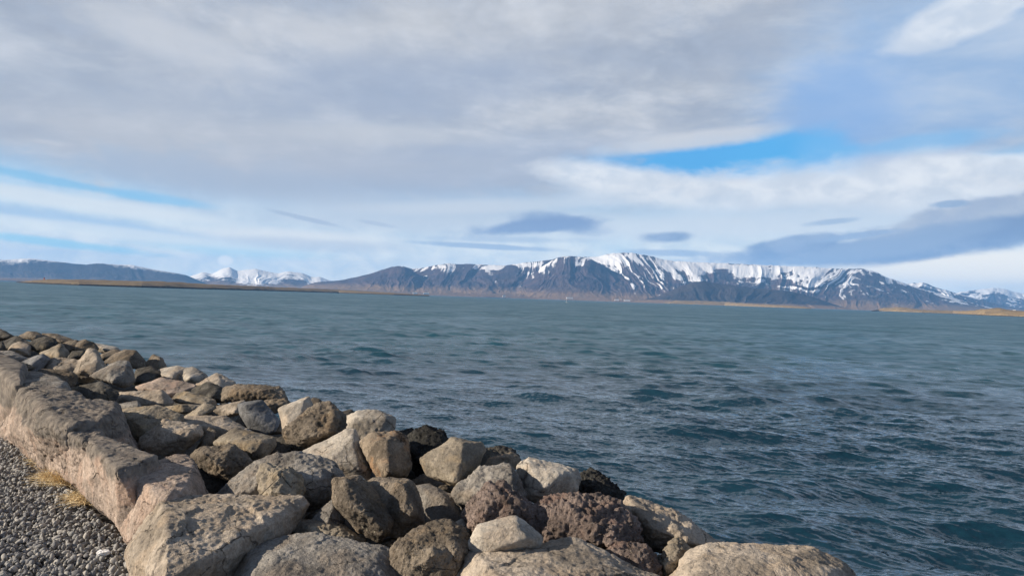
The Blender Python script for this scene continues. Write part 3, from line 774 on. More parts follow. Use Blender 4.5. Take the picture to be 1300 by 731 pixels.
def R(mat, zc, label, outline, ridge=None, tilt=0.6, thick=0.8, push=0.40, chip=1.0, rough=1.0, soft=1.0, extra=None, name='boulder', group=GB):
    """boulder whose seen outline is given as picture points; it gets its own distance (from the height zc of its middle), depth and back"""
    rng = random.Random(hash_label(label))
    groups = []
    wpx = max(p[0] for p in outline) - min(p[0] for p in outline)
    EXP = 1.02 + 1.2 / wpx
    simplify = True
    while simplify and len(outline) > 6:      # straight edges between the real corners
        n_ = len(outline); worst, wi = 9e9, -1
        for i in range(n_):
            (ax, ay), (bx, by), (cx, cy) = outline[i - 1], outline[i], outline[(i + 1) % n_]
            dev = abs((bx - ax) * (cy - ay) - (by - ay) * (cx - ax)) / max(math.hypot(cx - ax, cy - ay), 1e-6)
            if dev < worst: worst, wi = dev, i
        simplify = worst < (0.05 if wpx < 150 else 0.025) * wpx
        if simplify: outline = outline[:wi] + outline[wi + 1:]
    if wpx < 58:                       # small in the picture: fewer, more uneven corners, sitting close together
        mu = sum(p[0] for p in outline) / len(outline); mv = sum(p[1] for p in outline) / len(outline)
        keep = [p for i, p in enumerate(outline) if i % 3 != 1 or rng.random() < 0.35]
        outline = [(mu + (u - mu) * k, mv + (v - mv) * k) for (u, v), k in zip(keep, [1.08 + rng.uniform(-0.08, 0.12) for _ in keep])]
    lobes = [outline] + (extra or [])
    us = [p[0] for p in outline]; vs = [p[1] for p in outline]
    cu, cv = (min(us) + max(us)) / 2, (min(vs) + max(vs)) / 2
    dc = (on_z(cu, cv, zc - 0.12) - CAM).dot(fw)
    sall = math.sqrt((max(us) - min(us)) * (max(vs) - min(vs))) / F * dc
    for li, lob in enumerate(lobes):
        mu = sum(p[0] for p in lob) / len(lob); mv = sum(p[1] for p in lob) / len(lob)
        lob = [(mu + (u - mu) * EXP, mv + (v - mv) * EXP) for u, v in lob]
        lu = sum(p[0] for p in lob) / len(lob); lv = sum(p[1] for p in lob) / len(lob)
        w = (max(p[0] for p in lob) - min(p[0] for p in lob)); h = (max(p[1] for p in lob) - min(p[1] for p in lob))
        s = math.sqrt(w * h) / F * dc
        dd = lambda v: dc + tilt * (cv - v) / F * dc
        pts = [at_depth(u, v, dd(v)) for u, v in lob]
        # back and underside
        for u, v in lob:
            k = 0.78 + rng.uniform(-0.08, 0.08)
            pts.append(at_depth(lu + (u - lu) * k, lv + (v - lv) * k, dd(v) + thick * s * rng.uniform(0.8, 1.1)))
        if ridge and li == 0:
            for u, v, q in ridge: pts.append(at_depth(u, v, dd(v) - 1.55 * q * s))
        else:
            n = len(lob); st = rng.randrange(n); m = rng.choice((2, 3, 3))
            for i in [round(j * n / m) for j in range(m)]:
                u, v = lob[(st + i) % n]
                k = rng.uniform(0.25, 0.72)
                pts.append(at_depth(lu + (u - lu) * k, lv + (v - lv) * k, dd(v) - push * s * rng.uniform(0.65, 1.25)))
        groups.append(pts)
    return make_boulder(name, groups, sall, dc, mat, label, chip, rough, soft, group)

def hash_label(s):
    h = 7
    for ch in s: h = (h * 131 + ord(ch)) & 0x7FFFFFFF
    return h

def W(mat, label, face, top, ztop, chip=0.6, rough=1.0, soft=1.0, name='boulder', lobes=None):
    """facing block: points of its face on the leaning wall plane, points of its top at height ztop, the rest carried down into the ground"""
    fu = sum(p[0] for p in face) / len(face); fv = sum(p[1] for p in face) / len(face)
    pts = [on_wall(fu + (u - fu) * 1.05, fv + (v - fv) * 1.0) for u, v in face]
    ztop = max(p.z for p in pts) + ztop
    tp = [on_z(u, v, ztop) for u, v in top]
    pts += tp
    pts += [Vector((p.x + WN.x * 0.3, p.y + WN.y * 0.3, -0.12)) for p in tp[-3:]]
    ps = np.array([tuple(p) for p in pts])
    size = float(np.prod(np.sort(ps.max(0) - ps.min(0))) ** (1 / 3)) * 1.05
    dist = float(np.mean([(p - CAM).dot(fw) for p in pts]))
    return make_boulder(name, [pts] , size, dist, mat, label, chip, rough, soft, GW)

# --- facing blocks beside the gravel, far to near
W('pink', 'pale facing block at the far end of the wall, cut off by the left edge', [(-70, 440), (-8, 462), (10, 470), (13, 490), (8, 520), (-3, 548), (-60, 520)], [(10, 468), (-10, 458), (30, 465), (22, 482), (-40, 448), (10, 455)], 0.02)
W('grey', 'low dark-topped slab behind the gap between the two farthest facing blocks', [(16, 488), (30, 492), (22, 512), (14, 522)], [(14, 478), (24, 471), (50, 472), (82, 487), (72, 496), (45, 496)], 0.02, rough=1.3)
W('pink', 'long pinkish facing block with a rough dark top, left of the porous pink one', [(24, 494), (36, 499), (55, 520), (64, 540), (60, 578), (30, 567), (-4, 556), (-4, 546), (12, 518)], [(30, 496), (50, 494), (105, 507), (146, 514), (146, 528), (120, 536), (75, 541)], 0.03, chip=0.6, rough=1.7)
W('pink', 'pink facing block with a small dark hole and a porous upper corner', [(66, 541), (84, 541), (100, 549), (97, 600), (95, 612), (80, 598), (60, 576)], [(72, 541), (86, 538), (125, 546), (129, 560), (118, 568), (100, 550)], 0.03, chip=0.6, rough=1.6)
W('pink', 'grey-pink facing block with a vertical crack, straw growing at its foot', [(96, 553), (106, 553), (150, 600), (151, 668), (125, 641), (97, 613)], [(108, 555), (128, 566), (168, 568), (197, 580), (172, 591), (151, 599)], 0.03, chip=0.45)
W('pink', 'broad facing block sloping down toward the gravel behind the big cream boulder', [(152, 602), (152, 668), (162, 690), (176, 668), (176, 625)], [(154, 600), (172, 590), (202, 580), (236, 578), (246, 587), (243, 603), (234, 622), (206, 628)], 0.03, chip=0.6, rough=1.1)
R('tan', 0.27, 'largest boulder by the gravel, cream left face and scooped hollow on its right end',
  [(162, 700), (170, 689), (186, 655), (205, 632), (237, 627), (280, 630), (310, 630), (345, 631), (382, 632), (389, 641), (382, 660), (372, 675), (345, 687), (318, 695), (300, 722), (288, 765), (176, 765), (166, 735)],
  ridge=[(214, 662, 0.36), (209, 735, 0.52), (300, 668, 0.08), (262, 700, 0.18), (330, 652, 0.06), (222, 650, 0.20)], tilt=0.9, thick=0.6, chip=0.9, rough=1.2, name='boulder', group=GW)
R('grey', 0.25, 'broad smooth grey boulder at the bottom edge right of the largest cream one',
  [(296, 742), (315, 697), (330, 690), (372, 679), (395, 676), (420, 677), (455, 686), (490, 696), (512, 714), (532, 748), (480, 800), (300, 800)],
  ridge=[(440, 702, 0.12), (455, 735, 0.24), (350, 705, 0.14), (330, 760, 0.3)], tilt=1.0, thick=0.6, chip=0.5, rough=1.0, name='boulder', group=GW)

# --- loose boulders, far to near
B = R
B('dark', 0.45, 'farthest dark rock against the water, cut by the left edge', [(-22, 428), (-12, 421), (0, 419), (12, 423), (20, 428), (12, 434), (-14, 434)])
B('brown', 0.50, 'grey-brown rock topping the far end of the skyline ridge', [(20, 429), (26, 424), (36, 421), (46, 422), (54, 427), (48, 432), (33, 432)])
B('brown', 0.42, 'long low rock on the skyline above the pitted dark one', [(48, 430), (56, 424), (72, 425), (86, 429), (98, 433), (86, 438), (68, 436), (54, 434)])
B('dark', 0.40, 'round dark rock above the small ochre-edged one near the left edge', [(0, 437), (7, 429), (20, 427), (30, 432), (24, 440), (12, 444), (2, 443)])
B('dark', 0.42, 'small dark rock half outside the left edge below the skyline', [(-22, 442), (-8, 433), (2, 435), (6, 444), (-4, 449), (-18, 449)])
B('tan', 0.40, 'small sunlit tan-edged rock in front of the pitted dark rock near the left', [(10, 447), (16, 438), (26, 434), (38, 438), (47, 446), (38, 451), (20, 450)], ridge=[(24, 444, .3), (34, 447, .2)])
B('dark', 0.46, 'pitted dark lava rock behind the ochre wedge', [(36, 441), (44, 433), (58, 428), (70, 431), (78, 437), (74, 445), (60, 449), (44, 448)], rough=1.6)
B('brown', 0.42, 'flat brown rock just left of the double-humped skyline rock', [(74, 440), (84, 434), (97, 432), (103, 438), (96, 446), (84, 448)])
B('brown', 0.42, 'rounded brown hump on the skyline left of the long pale slab', [(92, 445), (97, 435), (108, 431), (119, 436), (124, 443), (112, 449), (98, 450)])
B('pale', 0.36, 'long pale slab on the skyline at the far bend', [(110, 434), (122, 433), (136, 436), (147, 441), (153, 447), (142, 449), (126, 446)], chip=0.6)
B('brown', 0.38, 'small brown rock under the long pale skyline slab', [(126, 451), (133, 446), (145, 444), (156, 447), (152, 454), (140, 457), (129, 456)])
B('gold', 0.44, 'ochre-faced wedge rock with a dark right side near the far end', [(54, 449), (66, 442), (78, 438), (85, 446), (89, 455), (80, 458), (66, 455)], ridge=[(74, 444, .3), (76, 455, .35)])
B('dark', 0.38, 'small black rock in the shadow right of the ochre wedge', [(86, 456), (92, 447), (105, 446), (109, 452), (102, 459), (92, 460)])
B('grey', 0.50, 'flat grey slab at the left edge beyond the wall', [(-24, 458), (-4, 446), (15, 446), (34, 455), (30, 463), (10, 467), (-16, 467)])
B('bluegrey', 0.48, 'blue-grey slab with a shaded right end left of the speckled double rock', [(24, 462), (34, 452), (54, 449), (64, 456), (58, 464), (48, 472), (32, 470)])
B('dark', 0.48, 'low dark slab touching the top of the farthest pale facing block', [(-12, 471), (4, 462), (26, 461), (44, 467), (40, 475), (16, 477)])
B('tan', 0.46, 'speckled pale rock with a flat left lobe and a raised pointed right lobe', [(88, 478), (92, 466), (104, 451), (113, 445), (122, 447), (132, 456), (137, 463), (133, 471), (122, 477), (112, 484), (100, 487), (94, 482)],
  ridge=[(124, 455, .25), (121, 473, .3), (104, 470, .3)], extra=[[(52, 470), (57, 459), (68, 455), (95, 456), (104, 462), (98, 476), (80, 478), (56, 476)]], rough=1.3)
B('brown', 0.48, 'reddish-brown rock with a black shaded right half above the wall top', [(45, 478), (52, 470), (68, 468), (85, 471), (96, 478), (99, 486), (90, 491), (74, 490), (56, 485)], ridge=[(60, 478, .3), (72, 484, .3)], rough=1.4)
B('brown', 0.42, 'tan-topped boulder with a dark right end standing against the water', [(136, 460), (145, 450), (159, 445), (172, 446), (180, 452), (183, 460), (178, 468), (164, 470), (150, 466)], ridge=[(163, 456, .3), (166, 465, .35), (146, 460, .2)])
B('grey', 0.46, 'grey boulder with a tan left face right of the speckled double rock', [(120, 477), (130, 468), (150, 460), (162, 460), (171, 466), (175, 472), (170, 484), (158, 491), (145, 491), (130, 487)], ridge=[(138, 470, .25), (142, 486, .3), (160, 470, .15)], rough=1.3)
B('brown', 0.30, 'low brown rock on the waterline edge left of the cream and black rock', [(178, 469), (183, 456), (195, 452), (205, 456), (212, 463), (212, 470), (198, 473)])
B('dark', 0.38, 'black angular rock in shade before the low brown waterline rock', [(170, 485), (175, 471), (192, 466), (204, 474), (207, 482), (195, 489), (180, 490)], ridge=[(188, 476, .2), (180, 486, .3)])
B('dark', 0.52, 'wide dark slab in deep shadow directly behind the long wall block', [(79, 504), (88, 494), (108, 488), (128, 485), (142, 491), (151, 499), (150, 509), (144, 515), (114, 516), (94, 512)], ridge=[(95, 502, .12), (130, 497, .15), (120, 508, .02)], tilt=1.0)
B('pale', 0.40, 'cream and black rock, pale flat left and dark hump right, at the water edge', [(199, 471), (206, 467), (225, 465), (233, 468), (230, 480), (222, 486), (208, 482)], extra=[[(226, 480), (233, 468), (245, 466), (255, 471), (264, 477), (259, 485), (246, 489), (230, 487)]], chip=0.8)
B('pink', 0.42, 'flat pinkish rock stretched behind the grey-ended slab', [(170, 491), (184, 486), (195, 482), (205, 480), (216, 485), (240, 486), (252, 489), (242, 499), (226, 506), (214, 504), (200, 498), (180, 498)], tilt=1.0)
B('tan', 0.42, 'long tan slab with a rounded dark right end behind the shadowed slab', [(144, 510), (150, 498), (176, 499), (205, 495), (214, 499), (220, 510), (215, 517), (196, 519), (166, 517)], ridge=[(205, 502, .2), (208, 514, .25), (160, 504, .12)])
B('tan', 0.42, 'brown pale-veined rounded rock at the water edge left of the long brown boulder', [(253, 488), (264, 478), (276, 474), (288, 479), (296, 486), (294, 497), (280, 497), (266, 493)])
B('dark', 0.40, 'dark rock in shade below the brown rounded rock with the pale vein', [(238, 499), (248, 490), (264, 487), (280, 492), (286, 500), (284, 510), (268, 509), (252, 504)])
B('gold', 0.36, 'pale yellow jagged-topped rock lying flat in the middle distance', [(218, 508), (224, 500), (235, 496), (241, 500), (250, 499), (263, 503), (272, 508), (276, 517), (262, 521), (248, 515), (234, 513)], chip=1.3)
B('brown', 0.48, 'long brown boulder with a white-crusted right end on the skyline', [(282, 509), (284, 493), (299, 488), (320, 486), (340, 487), (355, 491), (363, 500), (366, 508), (354, 512), (336, 511), (312, 511), (294, 512)], ridge=[(300, 498, .22), (330, 496, .25), (345, 505, .2)], rough=1.5)
B('gold', 0.38, 'small sunlit wedge in front of the pale yellow jagged rock', [(206, 518), (219, 512), (231, 507), (246, 510), (256, 515), (252, 523), (238, 528), (220, 525)], ridge=[(230, 513, .3), (232, 523, .3)])
B('tan', 0.42, 'speckled angular rock touching the left of the blue-grey shaded slab', [(270, 518), (284, 510), (302, 502), (309, 509), (311, 524), (300, 533), (284, 529)], ridge=[(304, 512, .2), (298, 524, .3)])
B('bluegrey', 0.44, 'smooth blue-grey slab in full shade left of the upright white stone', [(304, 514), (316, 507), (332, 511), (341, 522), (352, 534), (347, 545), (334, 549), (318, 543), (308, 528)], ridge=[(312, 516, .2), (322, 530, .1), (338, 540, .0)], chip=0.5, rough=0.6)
B('brown', 0.42, 'small knobbly brown rock under the white-crusted end of the long boulder', [(328, 514), (344, 508), (360, 507), (368, 512), (356, 523), (344, 527), (333, 521)], rough=1.6)
B('dark', 0.32, 'dark wedge in the gap beneath the blue-grey slab', [(296, 538), (306, 530), (318, 532), (332, 541), (328, 550), (308, 549)])
B('brown', 0.32, 'small brown lump squeezed between blue-grey slab and upright white stone', [(333, 551), (344, 536), (355, 534), (359, 550), (348, 560)])
B('gold', 0.50, 'large brown boulder with a sunlit left cap beside a black gap near the wall', [(138, 532), (149, 522), (174, 517), (200, 515), (216, 520), (231, 528), (232, 537), (216, 543), (190, 558), (166, 563), (160, 547), (148, 537)], ridge=[(172, 534, .22), (176, 526, .1), (186, 548, .22)])
B('grey', 0.52, 'small grey knob behind the dark top of the long wall block', [(149, 513), (159, 508), (173, 509), (178, 517), (164, 522), (152, 521)])
B('dark', 0.46, 'dark flat block wedged between pink facing blocks and the black gap', [(126, 560), (132, 551), (154, 547), (163, 554), (168, 564), (150, 570), (130, 568)], tilt=0.9, ridge=[(135, 555, .2), (158, 555, .15), (150, 564, .2)])
B('pink', 0.44, 'small pink stone at the back of the cracked facing block', [(144, 568), (152, 558), (161, 559), (168, 568), (158, 572)])
B('gold', 0.46, 'ridge-backed brown rock peeking over the flat mottled slab', [(228, 534), (240, 521), (261, 512), (273, 518), (284, 530), (262, 535), (242, 537)])
B('tan', 0.42, 'flat mottled slab sloping right between two speckled boulders', [(218, 538), (234, 529), (262, 526), (285, 529), (300, 537), (320, 548), (312, 560), (290, 561), (274, 556), (250, 546), (232, 543)], tilt=1.1, ridge=[(262, 534, .15), (290, 545, .2), (245, 540, .2)])
B('tan', 0.46, 'speckled tan boulder with a shadowed foot right of the black gap', [(179, 556), (196, 538), (208, 533), (224, 538), (252, 541), (257, 552), (248, 564), (228, 576), (196, 577), (178, 570)], ridge=[(205, 548, .25), (240, 552, .28), (190, 566, .18)], rough=1.4)
B('gold', 0.34, 'small yellowish stone leaning on the foot of the speckled tan boulder', [(205, 569), (220, 556), (230, 562), (234, 571), (224, 577), (209, 577)])
B('brown', 0.42, 'small upright stone in the gap right of the speckled tan boulder', [(249, 572), (255, 556), (265, 545), (274, 547), (277, 554), (269, 566), (259, 572)])
B('gold', 0.46, 'flat-topped boulder with a rusty broken front edge', [(270, 562), (284, 550), (300, 543), (318, 546), (340, 551), (350, 556), (349, 567), (338, 579), (322, 587), (312, 580), (298, 573), (280, 568)], ridge=[(312, 564, .28), (335, 560, .25), (290, 560, .2), (322, 576, .25)], tilt=0.7)
B('brown', 0.42, 'pitted rock, yellow left end and black right end, below the rusty-edged boulder', [(242, 579), (255, 569), (280, 563), (298, 565), (313, 575), (322, 587), (312, 600), (296, 610), (268, 603), (252, 592)], ridge=[(262, 578, .25), (285, 574, .2), (280, 592, .25)], rough=1.6)
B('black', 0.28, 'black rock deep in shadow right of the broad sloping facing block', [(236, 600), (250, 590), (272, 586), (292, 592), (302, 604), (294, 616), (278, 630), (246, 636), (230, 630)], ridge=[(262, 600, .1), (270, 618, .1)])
B('dark', 0.36, 'shadowed rock with a lit rim between rusty-edged boulder and pale slab', [(332, 578), (347, 560), (362, 554), (372, 558), (380, 574), (374, 584), (354, 586), (338, 586)])
B('grey', 0.46, 'broad dark boulder with a sunlit brown left slope behind the yellow pitted stone', [(268, 637), (284, 620), (302, 603), (316, 590), (336, 579), (352, 576), (372, 584), (378, 604), (372, 640), (338, 650), (290, 645)],
  ridge=[(315, 602, .12), (335, 612, .22), (300, 632, .25)], extra=[[(350, 585), (362, 579), (376, 576), (392, 582), (404, 582), (420, 587), (433, 600), (437, 607), (428, 616), (416, 624), (402, 648), (372, 645), (356, 620)]], rough=1.3)
B('gold', 0.50, 'yellowish pitted stone with a black right side behind the scooped cream boulder', [(326, 602), (332, 592), (350, 589), (370, 593), (382, 604), (385, 626), (376, 647), (350, 652), (334, 648), (329, 630)], ridge=[(352, 600, .26), (358, 640, .34), (336, 625, .2)], rough=1.8, push=0.35)
B('brown', 0.42, 'small brown knob behind the upright white stone', [(390, 511), (397, 505), (405, 507), (410, 513), (402, 520), (394, 517)])
B('dark', 0.30, 'small dark rock between brown porous boulder and flat-topped grey rock', [(423, 525), (435, 518), (446, 520), (449, 528), (440, 534), (428, 532)])
B('pale', 0.60, 'upright whitish stone leaning left against the brown porous boulder', [(352, 530), (354, 519), (367, 508), (382, 501), (391, 506), (397, 520), (394, 533), (377, 547), (364, 552), (354, 546)], ridge=[(386, 508, .2), (382, 530, .22), (362, 522, .2), (366, 540, .2)], chip=0.4, rough=0.8)
B('brown', 0.56, 'big brown porous boulder leaning on the upright white stone', [(360, 547), (374, 532), (392, 517), (404, 511), (418, 511), (429, 520), (438, 531), (440, 541), (435, 551), (420, 559), (400, 568), (382, 575), (366, 566)], ridge=[(424, 528, .24), (420, 548, .30), (392, 535, .28), (385, 558, .28)], rough=1.9)
B('pale', 0.42, 'flat-topped grey-white rock with a shaded front against the water', [(432, 541), (437, 530), (455, 522), (478, 520), (494, 524), (501, 530), (500, 544), (494, 551), (480, 556), (464, 559), (450, 555), (440, 550)], ridge=[(452, 531, .15), (490, 530, .15), (470, 530, .16), (470, 548, .0)], tilt=0.5, chip=0.5)
B('black', 0.26, 'rounded black rock peeping over between the orange-stained boulder and the water', [(500, 550), (511, 543), (522, 544), (529, 551), (523, 559), (508, 559)])
B('pale', 0.46, 'pale grey slab with a sharp peak pointing up behind the twin boulders', [(380, 576), (400, 566), (420, 555), (440, 546), (450, 547), (459, 562), (466, 580), (470, 597), (466, 608), (454, 611), (430, 603), (400, 593)], ridge=[(448, 562, .16), (456, 592, .2), (420, 575, .16), (415, 588, .2)], chip=0.35, rough=0.8)
B('orange', 0.50, 'orange-stained blocky boulder between pale peaked slab and black lava rock', [(458, 560), (471, 551), (490, 547), (506, 548), (517, 556), (522, 570), (522, 592), (515, 604), (500, 609), (482, 610), (476, 600), (470, 580)], ridge=[(478, 562, .22), (490, 560, .3), (492, 600, .3), (512, 566, .15)], rough=1.2)
B('black', 0.44, 'black porous lava rock touching the left of the golden-brown boulder', [(513, 561), (520, 553), (532, 546), (541, 543), (552, 547), (561, 553), (564, 562), (558, 580), (550, 600), (534, 606), (522, 585)], rough=2.0)
B('dark', 0.30, 'dark rough rock on the water edge behind the small golden stone', [(610, 582), (616, 570), (630, 569), (648, 573), (657, 584), (657, 598), (640, 607), (620, 602)], rough=1.9)
B('gold', 0.56, 'tall golden-brown boulder with a sharp vertical edge and a dark right face', [(534, 582), (545, 574), (560, 563), (573, 557), (588, 557), (600, 561), (612, 563), (616, 571), (613, 584), (605, 597), (590, 607), (577, 616), (560, 610), (543, 603), (536, 594)], ridge=[(587, 562, .26), (585, 590, .40), (578, 612, .36), (550, 588, .22)], chip=0.45, rough=1.0)
B('orange', 0.48, 'small golden stone perched above the grey speckled boulder', [(614, 595), (622, 583), (640, 576), (650, 575), (657, 584), (652, 594), (636, 600), (624, 604)], ridge=[(640, 580, .25), (638, 594, .3), (626, 592, .2)])
B('pale', 0.50, 'large cream boulder at the water edge with a shadow across its lower half', [(656, 593), (663, 585), (672, 581), (690, 585), (715, 590), (733, 597), (736, 608), (730, 624), (710, 636), (685, 640), (665, 632), (657, 612)], ridge=[(672, 592, .22), (712, 600, .26), (722, 604, .2), (690, 620, .26)], chip=0.5)
B('black', 0.36, 'black jagged lava rock against the water right of the cream boulder', [(727, 614), (737, 600), (755, 597), (768, 606), (782, 614), (792, 625), (791, 636), (770, 643), (740, 637)], rough=2.4, chip=1.4)
B('grey', 0.46, 'grey speckled angular boulder between golden-brown boulder and reddish one', [(575, 624), (590, 610), (610, 593), (622, 599), (645, 589), (654, 595), (661, 615), (670, 627), (664, 643), (640, 655), (608, 655), (585, 645)], ridge=[(622, 606, .15), (650, 600, .22), (652, 628, .28), (600, 625, .24)], rough=1.5)
B('grey', 0.34, 'smooth grey rock in shade right of the twin brown boulders', [(524, 618), (545, 615), (561, 620), (577, 630), (585, 646), (588, 664), (570, 670), (548, 668), (534, 655)], ridge=[(545, 625, .12), (565, 636, .16), (560, 655, .06)], chip=0.4, rough=0.7)
B('brown', 0.30, 'flat dark rubble rock at the foot of the golden-brown boulder', [(520, 612), (538, 602), (560, 607), (580, 616), (590, 628), (570, 630), (548, 620)], tilt=1.1)
B('brown', 0.46, 'right one of twin boulders, brown sunlit face with steep dark right side', [(460, 615), (475, 609), (505, 608), (520, 609), (530, 621), (538, 645), (540, 664), (526, 676), (505, 682), (488, 676), (482, 650), (472, 628)], ridge=[(488, 616, .15), (512, 614, .26), (522, 645, .32), (500, 650, .22)], rough=1.3, chip=0.6)
B('brown', 0.48, 'left one of twin boulders, narrow yellow left facet and dark speckled front', [(422, 622), (424, 610), (432, 606), (455, 606), (469, 615), (486, 640), (499, 657), (494, 674), (480, 686), (455, 672), (438, 655), (426, 640)], ridge=[(437, 610, .28), (440, 640, .34), (472, 658, .32), (486, 672, .24)], rough=1.3, chip=0.5)
B('grey', 0.42, 'grey stone with a bright fleck leaning on the yellow-faceted twin boulder', [(395, 664), (409, 645), (423, 635), (435, 641), (439, 657), (436, 672), (414, 674)], ridge=[(422, 643, .25), (416, 662, .32)])
B('gold', 0.34, 'low lichen-flecked stone between scooped cream boulder and broad smooth grey boulder', [(372, 680), (383, 661), (400, 659), (425, 662), (450, 672), (466, 685), (456, 696), (420, 696), (388, 690)], rough=1.4)
B('dark', 0.30, 'tiny dark stone in the gap right of the scooped hollow', [(388, 657), (397, 645), (406, 646), (407, 657), (398, 664)])
B('tan', 0.28, 'small pale stone in the dark gap below the twin boulders', [(483, 688), (494, 679), (505, 679), (511, 687), (500, 696), (488, 696)], tilt=0.9)
B('pale', 0.34, 'small pale triangular stone squeezed left of the big reddish boulder', [(574, 669), (588, 661), (599, 665), (601, 682), (590, 690), (578, 680)], chip=0.4)
B('red', 0.46, 'biggest reddish-purple porous boulder, two humps with a saddle', [(591, 654), (597, 638), (607, 626), (620, 618), (640, 617), (655, 626), (672, 634), (690, 650), (690, 690), (650, 692), (606, 684), (594, 670)],
  ridge=[(620, 632, .26), (606, 660, .25), (655, 640, .24), (650, 665, .2)], extra=[[(664, 650), (690, 637), (708, 632), (725, 627), (745, 626), (766, 631), (785, 640), (798, 655), (807, 672), (813, 688), (798, 695), (770, 702), (735, 700), (690, 696), (664, 690)]], rough=2.3, chip=1.3)
B('red', 0.34, 'low reddish stone with a shaded front under the right hump of the reddish boulder', [(766, 702), (784, 690), (805, 686), (820, 690), (831, 702), (840, 718), (838, 745), (812, 745), (788, 730)], ridge=[(790, 700, .14), (822, 700, .16), (815, 714, .22)], rough=1.8, tilt=0.8)
B('tan', 0.36, 'long pale ridged boulder with vertical flutes sloping to the water', [(789, 642), (800, 632), (812, 635), (835, 644), (860, 649), (882, 661), (902, 679), (918, 692), (905, 704), (880, 710), (850, 706), (825, 696), (811, 684), (801, 662)], ridge=[(816, 652, .22), (828, 672, .26), (860, 672, .26), (845, 655, .15), (885, 690, .22)], chip=1.2, rough=1.3)
B('gold', 0.32, 'small greenish lichen-covered stone before the long ridged boulder', [(840, 720), (847, 696), (858, 684), (869, 687), (877, 698), (873, 712), (862, 735), (846, 745)], rough=1.8)
B('tan', 0.30, 'large smooth tan boulder at the bottom, farthest right of all', [(842, 745), (854, 722), (874, 703), (900, 691), (935, 692), (965, 696), (1000, 695), (1030, 696), (1056, 704), (1076, 717), (1087, 735), (1094, 765), (950, 800), (850, 780)], ridge=[(895, 712, .18), (1000, 715, .22), (1050, 730, .2), (880, 740, .26), (940, 760, .3)], tilt=0.9, thick=0.6, chip=0.5, rough=1.0)
B('dark', 0.0, 'dark sliver of rock at the bottom edge right of the large smooth tan boulder', [(1076, 742), (1090, 726), (1102, 730), (1108, 746), (1094, 760)])
B('brown', 0.38, 'dark angular boulder with a lit top left of the peach-coloured stone', [(497, 694), (514, 680), (535, 673), (551, 663), (568, 661), (586, 671), (597, 690), (592, 712), (582, 736), (560, 755), (522, 750), (502, 724)], ridge=[(515, 695, .2), (548, 702, .26), (578, 695, .22), (545, 735, .1)], rough=1.5)
B('pale', 0.50, 'peach-coloured smooth stone wedged in front of the reddish boulder', [(594, 692), (597, 681), (607, 667), (630, 665), (645, 660), (655, 654), (665, 661), (676, 672), (689, 682), (684, 694), (666, 700), (640, 704), (610, 706), (599, 701)], ridge=[(612, 678, .2), (655, 668, .22), (670, 682, .22), (640, 692, .22)], chip=0.4, rough=0.7)
B('tan', 0.30, 'large flat boulder at the bottom edge with a bright left face and fine cracks', [(575, 745), (580, 719), (593, 701), (608, 699), (640, 698), (680, 696), (715, 691), (730, 687), (755, 694), (776, 707), (800, 714), (822, 723), (838, 737), (845, 770), (700, 800), (578, 790)], ridge=[(606, 706, .12), (640, 740, .34), (720, 705, .14), (780, 725, .18)], tilt=1.0, thick=0.6, chip=0.6)

